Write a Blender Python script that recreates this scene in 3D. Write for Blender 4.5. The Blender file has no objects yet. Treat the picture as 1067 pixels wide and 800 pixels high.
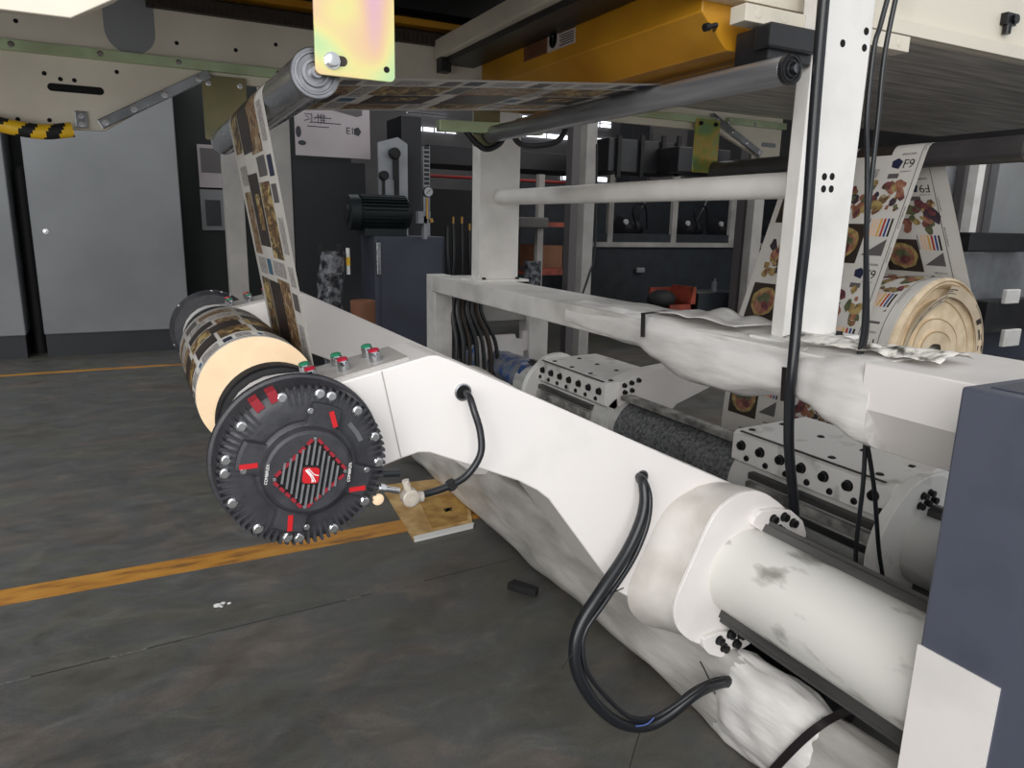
import bpy, bmesh, math, random
from mathutils import Vector, Matrix, noise
random.seed(7)
PI=math.pi
SC=bpy.context.scene
COL=SC.collection
V=Vector
# ------------------------------------------------------------------ camera
F,PH,TH,RO=751.2,0.22157,0.48112,0.02182
CAM=V((0,0,1.5))
fw=V((math.sin(TH)*math.cos(PH),math.cos(TH)*math.cos(PH),-math.sin(PH)))
_r=V((math.cos(TH),-math.sin(TH),0)); _u=_r.cross(fw)
RV=_r*math.cos(RO)+_u*math.sin(RO); UV=-_r*math.sin(RO)+_u*math.cos(RO)
cd=bpy.data.cameras.new('camera'); cam=bpy.data.objects.new('camera',cd); COL.objects.link(cam)
cam.matrix_world=Matrix(((RV.x,UV.x,-fw.x,CAM.x),(RV.y,UV.y,-fw.y,CAM.y),(RV.z,UV.z,-fw.z,CAM.z),(0,0,0,1)))
cd.sensor_fit='HORIZONTAL'; cd.sensor_width=36; cd.lens=36*F/1067; cd.clip_start=.05; cd.clip_end=100
SC.camera=cam
def at(u,v,Y):
    """a point of the hall measured off the survey picture, at distance Y along the machine"""
    d=fw+RV*((u-533.5)/F)-UV*((v-400)/F)
    return CAM+d*(Y/d.y)
# ------------------------------------------------------------------ materials
def lin(c):
    return tuple(((x/255)/12.92 if x/255<=.04045 else ((x/255+.055)/1.055)**2.4) for x in c)+(1,)
MATS={}
def mat(name,c,rough=.5,metal=0,c2=None,scale=8,detail=4,lo=.35,hi=.65,stretch=(1,1,1),bump=0,bscale=None,emit=0,rvar=0,alpha=1,trans=0,coat=0):
    m=bpy.data.materials.new(name); m.use_nodes=True; nt=m.node_tree; N=nt.nodes; L=nt.links
    b=N['Principled BSDF']; b.inputs['Base Color'].default_value=lin(c); b.inputs['Roughness'].default_value=rough
    b.inputs['Metallic'].default_value=metal
    if coat: b.inputs['Coat Weight'].default_value=coat
    if emit:
        b.inputs['Emission Color'].default_value=lin(c); b.inputs['Emission Strength'].default_value=emit
    if trans: b.inputs['Transmission Weight'].default_value=trans
    if alpha<1: b.inputs['Alpha'].default_value=alpha
    if c2 or bump or rvar:
        tc=N.new('ShaderNodeTexCoord'); mp=N.new('ShaderNodeMapping'); mp.inputs['Scale'].default_value=stretch
        L.new(tc.outputs['Object'],mp.inputs['Vector'])
        nz=N.new('ShaderNodeTexNoise'); nz.inputs['Scale'].default_value=scale; nz.inputs['Detail'].default_value=detail
        L.new(mp.outputs[0],nz.inputs['Vector'])
        if c2:
            cr=N.new('ShaderNodeValToRGB'); cr.color_ramp.elements[0].position=lo; cr.color_ramp.elements[1].position=hi
            cr.color_ramp.elements[0].color=lin(c2); cr.color_ramp.elements[1].color=lin(c)
            L.new(nz.outputs['Fac'],cr.inputs[0]); L.new(cr.outputs[0],b.inputs['Base Color'])
        if rvar:
            mr=N.new('ShaderNodeMapRange'); mr.inputs[1].default_value=.3; mr.inputs[2].default_value=.7
            mr.inputs[3].default_value=rough-rvar; mr.inputs[4].default_value=rough+rvar
            L.new(nz.outputs['Fac'],mr.inputs[0]); L.new(mr.outputs[0],b.inputs['Roughness'])
        if bump:
            n2=N.new('ShaderNodeTexNoise'); n2.inputs['Scale'].default_value=bscale or scale; n2.inputs['Detail'].default_value=3
            L.new(mp.outputs[0],n2.inputs['Vector'])
            bp=N.new('ShaderNodeBump'); bp.inputs['Strength'].default_value=bump; bp.inputs['Distance'].default_value=.02
            L.new(n2.outputs['Fac'],bp.inputs['Height']); L.new(bp.outputs[0],b.inputs['Normal'])
    MATS[name]=m; return m
def ramp_mat(name,stops,tex='noise',scale=6,rough=.4,metal=0,detail=3,stretch=(1,1,1),distort=0):
    m=bpy.data.materials.new(name); m.use_nodes=True; nt=m.node_tree; N=nt.nodes; L=nt.links
    b=N['Principled BSDF']; b.inputs['Roughness'].default_value=rough; b.inputs['Metallic'].default_value=metal
    tc=N.new('ShaderNodeTexCoord'); mp=N.new('ShaderNodeMapping'); mp.inputs['Scale'].default_value=stretch
    L.new(tc.outputs['Object'],mp.inputs['Vector'])
    if tex=='noise':
        t=N.new('ShaderNodeTexNoise'); t.inputs['Scale'].default_value=scale; t.inputs['Detail'].default_value=detail; t.inputs['Distortion'].default_value=distort; o=t.outputs['Fac']
    elif tex=='voronoi':
        n=N.new('ShaderNodeTexNoise'); n.inputs['Scale'].default_value=scale*.7
        L.new(mp.outputs[0],n.inputs['Vector'])
        mx=N.new('ShaderNodeVectorMath'); mx.operation='MULTIPLY_ADD'; mx.inputs[1].default_value=(.06,.06,.06)
        L.new(n.outputs['Color'],mx.inputs[0]); L.new(mp.outputs[0],mx.inputs[2])
        t=N.new('ShaderNodeTexVoronoi'); t.inputs['Scale'].default_value=scale
        L.new(mx.outputs[0],t.inputs['Vector'])
        s=N.new('ShaderNodeSeparateColor'); L.new(t.outputs['Color'],s.inputs[0]); o=s.outputs[0]
    else:
        t=N.new('ShaderNodeTexWave'); t.inputs['Scale'].default_value=scale; t.inputs['Distortion'].default_value=distort; t.inputs['Detail'].default_value=detail; t.bands_direction='Z'; o=t.outputs['Fac']
    if tex!='voronoi': L.new(mp.outputs[0],t.inputs['Vector'])
    cr=N.new('ShaderNodeValToRGB'); e=cr.color_ramp.elements
    while len(e)<len(stops): e.new(.5)
    for i,(p,c) in enumerate(stops): e[i].position=p; e[i].color=lin(c)
    L.new(o,cr.inputs[0]); L.new(cr.outputs[0],b.inputs['Base Color'])
    MATS[name]=m; return m
mat('white_paint',(236,231,228),.42,c2=(216,212,208),scale=3,lo=.25,hi=.5)
mat('white_dirty',(238,236,232),.42,c2=(168,164,158),scale=9,detail=9,lo=.24,hi=.42)
mat('hub_paint',(214,209,203),.5,c2=(188,182,174),scale=7,detail=8,lo=.3,hi=.6)
mat('pipe_paint',(224,222,216),.32,c2=(150,147,140),scale=12,detail=12,lo=.31,hi=.43,stretch=(1,.45,1))
mat('pipe_grey',(206,205,202),.4,c2=(160,160,157),scale=7,detail=8,lo=.3,hi=.5,stretch=(1,.5,1))
mat('post_paint',(236,233,229),.4,c2=(216,213,208),scale=4,lo=.3,hi=.55)
mat('grey_white',(176,172,168),.5,c2=(150,146,142),scale=3)
mat('cream_paint',(220,212,196),.45,c2=(202,194,178),scale=2.5,lo=.3,hi=.6)
mat('beam_paint',(222,219,215),.42,c2=(192,188,184),scale=5,detail=6,lo=.3,hi=.55)
mat('film',(232,229,226),.3,c2=(196,193,190),scale=6,detail=7,lo=.3,hi=.56,stretch=(2.2,.45,2.2),bump=.45,bscale=9)
mat('film_low',(208,204,199),.36,c2=(158,155,150),scale=5,detail=9,lo=.3,hi=.6,stretch=(2,.5,2),bump=.5,bscale=8)
mat('torn_film',(226,222,214),.35,c2=(70,66,60),scale=22,detail=6,lo=.36,hi=.5,bump=.8,bscale=25)
mat('black_tape',(38,32,34),.35)
mat('charcoal',(50,52,58),.42,c2=(42,44,50),scale=12)
mat('black_metal',(33,33,36),.4,c2=(22,22,25),scale=10)
mat('black_cast',(58,58,63),.46,c2=(46,46,51),scale=30,bump=.05,bscale=150)
mat('black_rough',(24,24,26),.7)
mat('hole_black',(9,9,10),.9)
mat('rubber',(27,29,33),.33)
mat('red',(196,28,36),.35,coat=.3)
mat('dark_red',(146,30,44),.45)
mat('white_print',(232,232,230),.5)
mat('bolt_silver',(214,214,216),.22,1)
mat('bolt_black',(26,26,28),.35,.3)
mat('steel',(178,180,184),.28,1,c2=(150,152,156),scale=6,rvar=.08)
mat('chrome',(205,206,210),.14,1)
mat('brushed',(200,201,205),.24,.95,c2=(165,166,172),scale=10,stretch=(8,.4,8),rvar=.06)
mat('roller_grey',(158,159,163),.3,.6,c2=(138,139,143),scale=8,stretch=(6,.4,6))
mat('cap_steel',(150,150,154),.32,.8,c2=(120,120,125),scale=20,rvar=.06); mat('roller_dark',(78,75,76),.32,.3,c2=(64,62,64),scale=8)
mat('clear_plastic',(236,226,214),.12,trans=.55)
mat('brass',(176,140,84),.3,1)
mat('cream_paper',(252,222,184),.75,c2=(246,214,176),scale=20)
mat('paper_edge',(226,207,178),.75,c2=(205,184,152),scale=16,stretch=(1,1,1))
mat('paper_edge_dark',(176,152,118),.8)
mat('paper',(216,212,206),.6,c2=(206,202,196),scale=5)
mat('paper_back',(206,200,190),.6); mat('paper_ply',(206,190,166),.65,c2=(190,172,148),scale=9)
mat('print_dark',(58,48,42),.45,c2=(44,36,33),scale=14)
mat('print_grey',(96,92,92),.5)
mat('print_navy',(38,44,70),.5)
mat('print_blue',(62,104,128),.5)
mat('ink_black',(30,28,30),.5); mat('ink_blue',(34,64,130),.5); mat('ink_red',(176,52,44),.5); mat('ink_amber',(224,172,72),.5); mat('ink_peach',(238,196,160),.5)
mat('fruit_green',(108,112,80),.5,c2=(74,80,58),scale=40); mat('fruit_yellow',(176,154,100),.5,c2=(132,108,66),scale=40)
mat('fruit_orange',(168,118,96),.5,c2=(128,80,66),scale=40); mat('fruit_red',(126,72,72),.5,c2=(86,48,56),scale=40); mat('fruit_purple',(70,58,68),.5,c2=(48,42,50),scale=40)
ramp_mat('food_warm',[(0,(74,56,44)),(.25,(136,100,64)),(.45,(98,70,52)),(.62,(178,146,98)),(.75,(122,76,58)),(.86,(200,184,152)),(1,(98,98,66))],'voronoi',70,.45)
ramp_mat('food_gold',[(0,(62,48,38)),(.3,(112,84,54)),(.5,(176,142,76)),(.62,(198,178,122)),(.78,(112,76,50)),(1,(82,76,50))],'voronoi',55,.45,stretch=(1,.5,1))
ramp_mat('text_lines',[(0,(196,190,186)),(.45,(206,200,196)),(.62,(110,104,104)),(1,(90,86,88))],'voronoi',210,.5)
ramp_mat('iridescent',[(.30,(162,206,160)),(.40,(200,214,152)),(.46,(222,210,142)),(.52,(222,186,150)),(.57,(212,168,182)),(.66,(172,208,164)),(.8,(220,210,142))],'noise',5.5,.36,.12,1,distort=.35)
ramp_mat('green_zinc',[(.3,(160,172,136)),(.5,(184,200,162)),(.65,(168,174,136)),(.8,(196,184,140))],'noise',4,.35,.2,2)
ramp_mat('zinc_patch',[(.35,(120,150,104)),(.45,(150,160,80)),(.52,(190,160,84)),(.6,(150,170,110)),(.7,(206,180,120))],'noise',6,.32,.35,2)
mat('olive_zinc',(140,128,92),.38,.5,c2=(112,112,84),scale=5)
mat('yellow_paint',(196,140,30),.4,c2=(170,116,22),scale=3)
mat('warn_yellow',(238,190,38),.45)
mat('brown_dark',(58,46,36),.6,c2=(44,36,30),scale=30)
mat('dark_sheet',(206,200,195),.45,.05,c2=(150,146,143),scale=4,detail=6,stretch=(.5,7,1))
mat('cab_blue',(66,70,84),.5,c2=(58,62,74),scale=4)
mat('frame_blue',(80,84,98),.5,c2=(72,76,88),scale=6,lo=.25,hi=.45)
mat('panel_grey',(140,142,144),.5,c2=(128,130,132),scale=1.4)
mat('panel_base',(44,46,50),.5)
mat('dark_green_black',(20,26,25),.6)
mat('board_grey',(40,41,44),.7)
mat('banner',(196,188,192),.55,c2=(176,166,168),scale=1.5)
mat('motor_green',(20,30,33),.5)
mat('red_paint',(150,34,30),.5); mat('orange_paint',(164,72,48),.5,c2=(118,48,36),scale=8)
mat('carton',(132,88,62),.7,c2=(116,76,54),scale=5)
mat('stretch_wrap',(120,122,128),.12,c2=(44,45,50),scale=16,detail=6,lo=.42,hi=.58,bump=1,bscale=24)
mat('blue_wrap',(128,132,140),.25,c2=(52,84,140),scale=14,detail=5,lo=.38,hi=.56,bump=.8,bscale=18)
mat('mesh_black',(124,125,126),.4,c2=(66,68,69),scale=60,detail=5,stretch=(1,1,1),bump=.4,bscale=90)
mat('rack_grey',(176,173,168),.5,c2=(96,94,92),scale=14,detail=8); mat('rail_dark',(92,91,90),.38,.3,c2=(58,57,57),scale=14,detail=6,stretch=(1,.15,1))
mat('floor_board',(216,182,128),.6,c2=(172,134,80),scale=9,detail=6)
mat('tape_yellow',(188,150,80),.4,c2=(140,98,40),scale=14,detail=6)
mat('joint_dark',(58,55,52),.8); mat('joint_pale',(142,140,134),.8,c2=(96,94,90),scale=60); mat('wall_paint',(88,85,86),.8,c2=(76,74,75),scale=1.5)
mat('wall_dark',(40,40,44),.8,c2=(30,30,34),scale=2)
mat('ceiling_paint',(60,58,58),.9)
mat('window_light',(236,240,246),.5,emit=2.4)
mat('window_frame',(150,150,152),.5)
mat('shelf_dark',(40,46,52),.6,c2=(30,34,40),scale=5)
mat('teal_dark',(30,52,56),.5)
mat('pump_dark',(34,34,38),.5)
mat('mid_grey',(104,100,98),.7)  # one even grey for the wall cabinet, film pack and loose paper
mat('pale_steel',(156,158,162),.4,.3,c2=(136,138,142),scale=4)
mat('button_green',(36,128,92),.3,coat=.4); mat('button_red',(176,30,54),.3,coat=.4)
mat('glass_front',(120,124,128),.08)
mat('dial_face',(190,192,194),.4)
mat('mirror_panel',(176,176,180),.2)
mat('label_brown',(120,72,44),.5); mat('label_pale',(190,178,172),.5)
def floor_mat():
    m=bpy.data.materials.new('floor_concrete'); m.use_nodes=True; nt=m.node_tree; N=nt.nodes; L=nt.links; b=N['Principled BSDF']
    tc=N.new('ShaderNodeTexCoord')
    def nz(s,d,st=(1,1,1),dist=0,rg=.5):
        mp=N.new('ShaderNodeMapping'); mp.inputs['Scale'].default_value=st; mp.inputs['Rotation'].default_value=(0,0,.25); L.new(tc.outputs['Object'],mp.inputs['Vector'])
        n=N.new('ShaderNodeTexNoise'); n.inputs['Scale'].default_value=s; n.inputs['Detail'].default_value=d; n.inputs['Distortion'].default_value=dist; n.inputs['Roughness'].default_value=rg; L.new(mp.outputs[0],n.inputs['Vector']); return n
    a=nz(1.3,12,(1,1.3,1),.5,.66); c=nz(5,15,(.8,1.4,1),.7,.72); e=nz(130,5,(1,1,1),0,.7)
    def ramp(n,st):
        cr=N.new('ShaderNodeValToRGB'); el=cr.color_ramp.elements
        while len(el)<len(st): el.new(.5)
        for i,(p,q) in enumerate(st): el[i].position=p; el[i].color=lin(q)
        L.new(n.outputs['Fac'],cr.inputs[0]); return cr
    r1=ramp(a,[(.3,(84,81,76)),(.42,(96,94,86)),(.5,(91,92,91)),(.58,(104,98,92)),(.68,(98,88,83)),(.78,(114,108,102))])
    r2=ramp(c,[(.32,(132,130,128)),(.45,(164,164,163)),(.55,(182,182,182)),(.66,(212,212,208))])
    r3=ramp(e,[(.3,(160,160,160)),(.55,(188,188,188)),(.66,(202,202,202)),(.74,(248,248,246))])
    m1=N.new('ShaderNodeMix'); m1.data_type='RGBA'; m1.blend_type='OVERLAY'; m1.inputs[0].default_value=.75
    L.new(r1.outputs[0],m1.inputs[6]); L.new(r2.outputs[0],m1.inputs[7])
    m2=N.new('ShaderNodeMix'); m2.data_type='RGBA'; m2.blend_type='OVERLAY'; m2.inputs[0].default_value=.5
    L.new(m1.outputs[2],m2.inputs[6]); L.new(r3.outputs[0],m2.inputs[7])
    L.new(m2.outputs[2],b.inputs['Base Color'])
    mr=N.new('ShaderNodeMapRange'); mr.inputs[1].default_value=.3; mr.inputs[2].default_value=.7; mr.inputs[3].default_value=.36; mr.inputs[4].default_value=.6
    L.new(c.outputs['Fac'],mr.inputs[0]); L.new(mr.outputs[0],b.inputs['Roughness'])
    bp=N.new('ShaderNodeBump'); bp.inputs['Strength'].default_value=.12; bp.inputs['Distance'].default_value=.01
    L.new(c.outputs['Fac'],bp.inputs['Height']); L.new(bp.outputs[0],b.inputs['Normal'])
    MATS['floor_concrete']=m
floor_mat()
def line_mat():
    m=bpy.data.materials.new('line_paint'); m.use_nodes=True; nt=m.node_tree; N=nt.nodes; L=nt.links; b=N['Principled BSDF']
    tc=N.new('ShaderNodeTexCoord'); n=N.new('ShaderNodeTexNoise'); n.inputs['Scale'].default_value=14; n.inputs['Detail'].default_value=8
    mp=N.new('ShaderNodeMapping'); mp.inputs['Scale'].default_value=(.4,1.6,1); L.new(tc.outputs['Object'],mp.inputs['Vector']); L.new(mp.outputs[0],n.inputs['Vector'])
    cr=N.new('ShaderNodeValToRGB'); el=cr.color_ramp.elements; el.new(.5); el.new(.6)
    for i,(p,q) in enumerate([(.30,(118,88,50)),(.40,(164,110,42)),(.52,(188,130,48)),(.7,(196,142,60))]): el[i].position=p; el[i].color=lin(q)
    L.new(n.outputs['Fac'],cr.inputs[0]); L.new(cr.outputs[0],b.inputs['Base Color']); b.inputs['Roughness'].default_value=.45
    MATS['line_paint']=m
line_mat()
# ------------------------------------------------------------------ mesh builder
ORG={}
class MB:
    def __init__(s): s.v=[]; s.f=[]; s.m=[]; s.k=0
    def mat(s,i): s.k=i; return s
    def add(s,vs,fs):
        b=len(s.v); s.v+= [V(p) for p in vs]
        for f in fs: s.f.append([i+b for i in f]); s.m.append(s.k)
        return s
    def box(s,a,b,M=None):
        (x0,y0,z0),(x1,y1,z1)=a,b
        p=[V(q) for q in ((x0,y0,z0),(x1,y0,z0),(x1,y1,z0),(x0,y1,z0),(x0,y0,z1),(x1,y0,z1),(x1,y1,z1),(x0,y1,z1))]
        if M: p=[M@q for q in p]
        return s.add(p,[(3,2,1,0),(4,5,6,7),(0,1,5,4),(1,2,6,5),(2,3,7,6),(3,0,4,7)])
    def bar(s,p0,p1,w,h,up=(0,0,1)):
        p0,p1=V(p0),V(p1); d=(p1-p0).normalized(); u=V(up); x=d.cross(u).normalized(); u=x.cross(d)
        P=[]
        for q in (p0,p1):
            for a,b in ((-1,-1),(1,-1),(1,1),(-1,1)): P.append(q+x*a*w/2+u*b*h/2)
        return s.add(P,[(3,2,1,0),(4,5,6,7),(0,1,5,4),(1,2,6,5),(2,3,7,6),(3,0,4,7)])
    def lathe(s,p0,ax,prof,n=32):
        p0=V(p0); ax=V(ax).normalized(); t=V((0,0,1)) if abs(ax.z)<.9 else V((1,0,0)); x=ax.cross(t).normalized(); y=ax.cross(x)
        P=[];Fc=[]
        for (h,r) in prof:
            for i in range(n):
                a=2*PI*i/n; P.append(p0+ax*h+(x*math.cos(a)+y*math.sin(a))*max(r,1e-5))
        for j in range(len(prof)-1):
            for i in range(n):
                i2=(i+1)%n; Fc.append((j*n+i,j*n+i2,(j+1)*n+i2,(j+1)*n+i))
        Fc.append(tuple(range(n-1,-1,-1))); L=(len(prof)-1)*n; Fc.append(tuple(range(L,L+n)))
        return s.add(P,Fc)
    def cyl(s,a,b,r,r2=None,n=24):
        a,b=V(a),V(b); return s.lathe(a,b-a,[(0,r),((b-a).length,r if r2 is None else r2)],n)
    def tube(s,pts,r,n=10,sub=6):
        pts=smooth(pts,sub) if sub else [V(p) for p in pts]
        rs=r if callable(r) else (lambda t:r)
        P=[];Fc=[];prev=None
        for i,p in enumerate(pts):
            d=(pts[min(i+1,len(pts)-1)]-pts[max(i-1,0)]).normalized()
            if prev is None:
                t=V((0,0,1)) if abs(d.z)<.9 else V((1,0,0)); x=d.cross(t).normalized()
            else:
                x=(prev-d*prev.dot(d)).normalized()
            prev=x; y=d.cross(x); rr=rs(i/(len(pts)-1))
            for k in range(n):
                a=2*PI*k/n; P.append(p+(x*math.cos(a)+y*math.sin(a))*rr)
        for j in range(len(pts)-1):
            for k in range(n):
                k2=(k+1)%n; Fc.append((j*n+k,j*n+k2,(j+1)*n+k2,(j+1)*n+k))
        Fc.append(tuple(range(n-1,-1,-1))); L=(len(pts)-1)*n; Fc.append(tuple(range(L,L+n)))
        return s.add(P,Fc)
    def prism(s,poly,ext):
        ext=V(ext); P=[V(p) for p in poly]; n=len(P)
        nrm=V((0,0,0))
        for i in range(n): nrm+=P[i].cross(P[(i+1)%n])
        if nrm.dot(ext)>0: P.reverse()
        Q=P+[p+ext for p in P]
        return s.add(Q,[tuple(range(n)),tuple(range(2*n-1,n-1,-1))]+[(i,i+n,(i+1)%n+n,(i+1)%n) for i in range(n)])
    def loft(s,rings,caps=True,closed=True):
        n=len(rings[0]); P=[p for r in rings for p in r]; Fc=[]
        for j in range(len(rings)-1):
            for i in range(n if closed else n-1):
                i2=(i+1)%n; Fc.append((j*n+i,j*n+i2,(j+1)*n+i2,(j+1)*n+i))
        if caps:
            Fc.append(tuple(range(n-1,-1,-1))); L=(len(rings)-1)*n; Fc.append(tuple(range(L,L+n)))
        return s.add(P,Fc)
    def ball(s,c,r,n=12,sc=(1,1,1)):
        c=V(c); prof=[]
        P=[];Fc=[];m=n//2
        for j in range(m+1):
            ph=PI*j/m
            for i in range(n):
                a=2*PI*i/n; rr=max(math.sin(ph),1e-4)*r
                P.append(c+V((rr*math.cos(a)*sc[0],rr*math.sin(a)*sc[1],r*math.cos(ph)*sc[2])))
        for j in range(m):
            for i in range(n):
                i2=(i+1)%n; Fc.append((j*n+i,(j+1)*n+i,(j+1)*n+i2,j*n+i2))
        return s.add(P,Fc)
    def text(s,txt,o,ux,uy,size,ext=.0006,center=True):
        cu=bpy.data.curves.new('lettering','FONT'); cu.body=txt; cu.size=size; cu.extrude=ext
        if center: cu.align_x='CENTER'; cu.align_y='CENTER'
        ob=bpy.data.objects.new('lettering',cu); COL.objects.link(ob)
        dg=bpy.context.evaluated_depsgraph_get(); me=bpy.data.meshes.new_from_object(ob.evaluated_get(dg))
        o,ux,uy=V(o),V(ux).normalized(),V(uy).normalized(); uz=ux.cross(uy)
        s.add([o+ux*v.co.x+uy*v.co.y+uz*v.co.z for v in me.vertices],[tuple(p.vertices) for p in me.polygons])
        bpy.data.objects.remove(ob); bpy.data.meshes.remove(me); bpy.data.curves.remove(cu)
        return s
    def build(s,name,mats,parent=None,smooth_deg=35,bevel=0,org=None):
        if isinstance(mats,str): mats=[mats]
        if org is None:
            if parent is not None: org=ORG[parent]
            else:
                xs=[p.x for p in s.v]; ys=[p.y for p in s.v]; zs=[p.z for p in s.v]
                org=V(((min(xs)+max(xs))/2,(min(ys)+max(ys))/2,min(zs)))
        me=bpy.data.meshes.new(name)
        me.from_pydata([tuple(p-org) for p in s.v],[],s.f)
        for q in mats: me.materials.append(MATS[q])
        me.polygons.foreach_set('material_index',[min(k,len(mats)-1) for k in s.m])
        bm=bmesh.new(); bm.from_mesh(me); bmesh.ops.recalc_face_normals(bm,faces=bm.faces); bm.to_mesh(me); bm.free()
        if smooth_deg:
            me.polygons.foreach_set('use_smooth',[True]*len(me.polygons))
            me.set_sharp_from_angle(angle=math.radians(smooth_deg))
        o=bpy.data.objects.new(name,me); COL.objects.link(o)
        if parent is not None: o.parent=parent
        else: o.location=org
        ORG[o]=V(org)
        if bevel:
            b=o.modifiers.new('bevel','BEVEL'); b.width=bevel; b.segments=2; b.limit_method='ANGLE'; b.angle_limit=math.radians(40); b.harden_normals=False
        return o
def smooth(pts,sub):
    pts=[V(p) for p in pts]; out=[]
    for i in range(len(pts)-1):
        p0=pts[max(i-1,0)];p1=pts[i];p2=pts[i+1];p3=pts[min(i+2,len(pts)-1)]
        for k in range(sub):
            t=k/sub
            out.append(.5*((2*p1)+(p2-p0)*t+(2*p0-5*p1+4*p2-p3)*t*t+(3*p1-p0-3*p2+p3)*t**3))
    out.append(pts[-1]); return out
def tag(o,label=None,cat=None,group=None,kind=None):
    if label: o['label']=label
    if cat: o['category']=cat
    if group: o['group']=group
    if kind: o['kind']=kind
    return o
def thing(name,loc,label,cat,group=None):
    o=bpy.data.objects.new(name,None); COL.objects.link(o); o.location=loc; o.empty_display_size=.05; ORG[o]=V(loc)
    return tag(o,label,cat,group)
def dup(root,off,label=None):
    r=root.copy(); COL.objects.link(r); r.location=root.location+V(off); ORG[r]=ORG[root]+V(off)
    if label: r['label']=label
    for ch in list(root.children):
        c=ch.copy(); COL.objects.link(c); c.parent=r
        for g in list(ch.children):
            d=g.copy(); COL.objects.link(d); d.parent=c
    return r
def bolts(parent,pts,ax,r=.011,h=.009,m='bolt_black',name='bolt',socket=False):
    """one hex bolt per point, standing on the surface along ax"""
    o0=None; ax=V(ax)
    for p in pts:
        if o0 is None:
            b=MB(); b.lathe(V(p)-ax.normalized()*.002,ax,[(0,r*1.25),(.003,r*1.25),(.0031,r),(h,r),(h+.001,r*.85)],12)
            o0=b.build(name,m,parent,30); p0=V(p)
        else:
            o=o0.copy(); COL.objects.link(o); o.parent=parent; o.location=V(p)-p0
def struct(o): o['kind']='structure'; return o
def rrect(x0,x1,z0,z1,r,n=5):
    out=[]
    for cx,cz,a0 in ((x1-r,z1-r,0),(x0+r,z1-r,90),(x0+r,z0+r,180),(x1-r,z0+r,270)):
        for i in range(n+1):
            a=math.radians(a0+90*i/n); out.append((cx+r*math.cos(a),cz+r*math.sin(a)))
    return out
# ------------------------------------------------------------------ setting
b=MB(); b.add([(-7,-4,0),(16,-4,0),(16,13,0),(-7,13,0)],[(0,1,2,3)]); struct(b.build('floor','floor_concrete',smooth_deg=0,org=V((0,0,0))))
b=MB(); b.box((-1.9,3.16,.0),(4.0,3.30,.0025)); struct(b.build('trim_1','line_paint',smooth_deg=0,org=V((0,0,0))))
b=MB(); b.box((-6,7.95,.0),(3,8.03,.0025)); struct(b.build('trim_2','line_paint',smooth_deg=0,org=V((0,0,0))))
b=MB(); rj=random.Random(3); x=-1.2; YJ=lambda x: 2.607+.047*x
while x<1.42:
    w=rj.uniform(.03,.09); b.mat(1 if (x<-.05 and rj.random()<.8) or (.6<x<.95 and rj.random()<.8) else 0); h=rj.uniform(.0015,.0035)
    b.add([(x,YJ(x)-h+rj.uniform(-.002,.002),.0012),(x+w,YJ(x+w)-h,.0012),(x+w,YJ(x+w)+h,.0012),(x,YJ(x)+h,.0012)],[(0,1,2,3)]); x+=w
struct(b.build('trim_3',['joint_dark','joint_pale'],smooth_deg=0,org=V((0,0,0))))
b=MB(); b.box((-7,13,0),(16,13.2,6)); struct(b.build('wall_back','wall_paint',smooth_deg=0))
b=MB(); b.box((-7.2,-1,0),(-7,13,6)); struct(b.build('wall_left','wall_paint',smooth_deg=0))
b=MB(); b.box((16,-1,0),(16.2,13,6)); struct(b.build('wall_right','wall_paint',smooth_deg=0))
b=MB(); b.box((-7,.6,6),(16,13,6.2)); struct(b.build('ceiling','ceiling_paint',smooth_deg=0))
def window(n,u0,v0,u1,v1,Y=12.98,cols=4,rows=2):
    p=at(u0,v0,Y); q=at(u1,v1,Y); x0,x1,z1,z0=p.x,q.x,p.z,q.z
    g=MB(); g.box((x0,Y-.02,z0),(x1,Y+.015,z1)); w=struct(g.build('window_%d'%n,'window_light',smooth_deg=0))
    f=MB()
    for i in range(cols+1):
        x=x0+(x1-x0)*i/cols; f.box((x-.012,Y-.04,z0),(x+.012,Y-.021,z1))
    for j in range(rows+1):
        z=z0+(z1-z0)*j/rows; f.box((x0,Y-.038,z-.008),(x1,Y-.022,z+.008))
    f.build('window_frame','window_frame',w,0)
window(1,543,120,612,134,rows=1); window(2,545,137,636,150,rows=1); window(3,424,117,466,121,cols=3,rows=1); window(4,428,131,475,140,cols=4,rows=1)
window(5,612,123,636,134,cols=2); window(6,585,182,632,190,cols=3,rows=1)
# ------------------------------------------------------------------ roll stand arms
YA,YE,YB=1.53,1.40,1.73
def armbody(y0,y1):
    c=(.278,1.012); r=.126
    top=[(.382,1.151),(.582,1.195),(.603,1.195),(.637,1.182),(.988,1.013),(1.319,.851),(1.56,.737),(1.68,.66),(1.735,.56),(1.73,.46),(1.66,.36),(1.56,.295),(1.45,.285),(1.387,.294),(1.24,.411),(1.143,.479),(1.118,.518),(.916,.791),(.88,.821),(.823,.856),(.714,.905),(.584,.962),(.556,.966),(.513,.957),(.40,.925)]
    arc=[(c[0]+r*math.cos(math.radians(a)),c[1]+r*math.sin(math.radians(a))) for a in range(315,75,-15)]
    poly=[(.33,1.139)]+top+arc
    m=MB(); m.prism([(x,y0,z) for x,z in poly],(0,y1-y0,0)); return m
HUBP=[(1.46,.764),(1.40,.737),(1.359,.690),(1.304,.580),(1.261,.487),(1.258,.43),(1.285,.378),(1.35,.325),(1.45,.292),(1.56,.298),(1.655,.36),(1.71,.45),(1.722,.55),(1.68,.66),(1.59,.735),(1.52,.765)]
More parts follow.
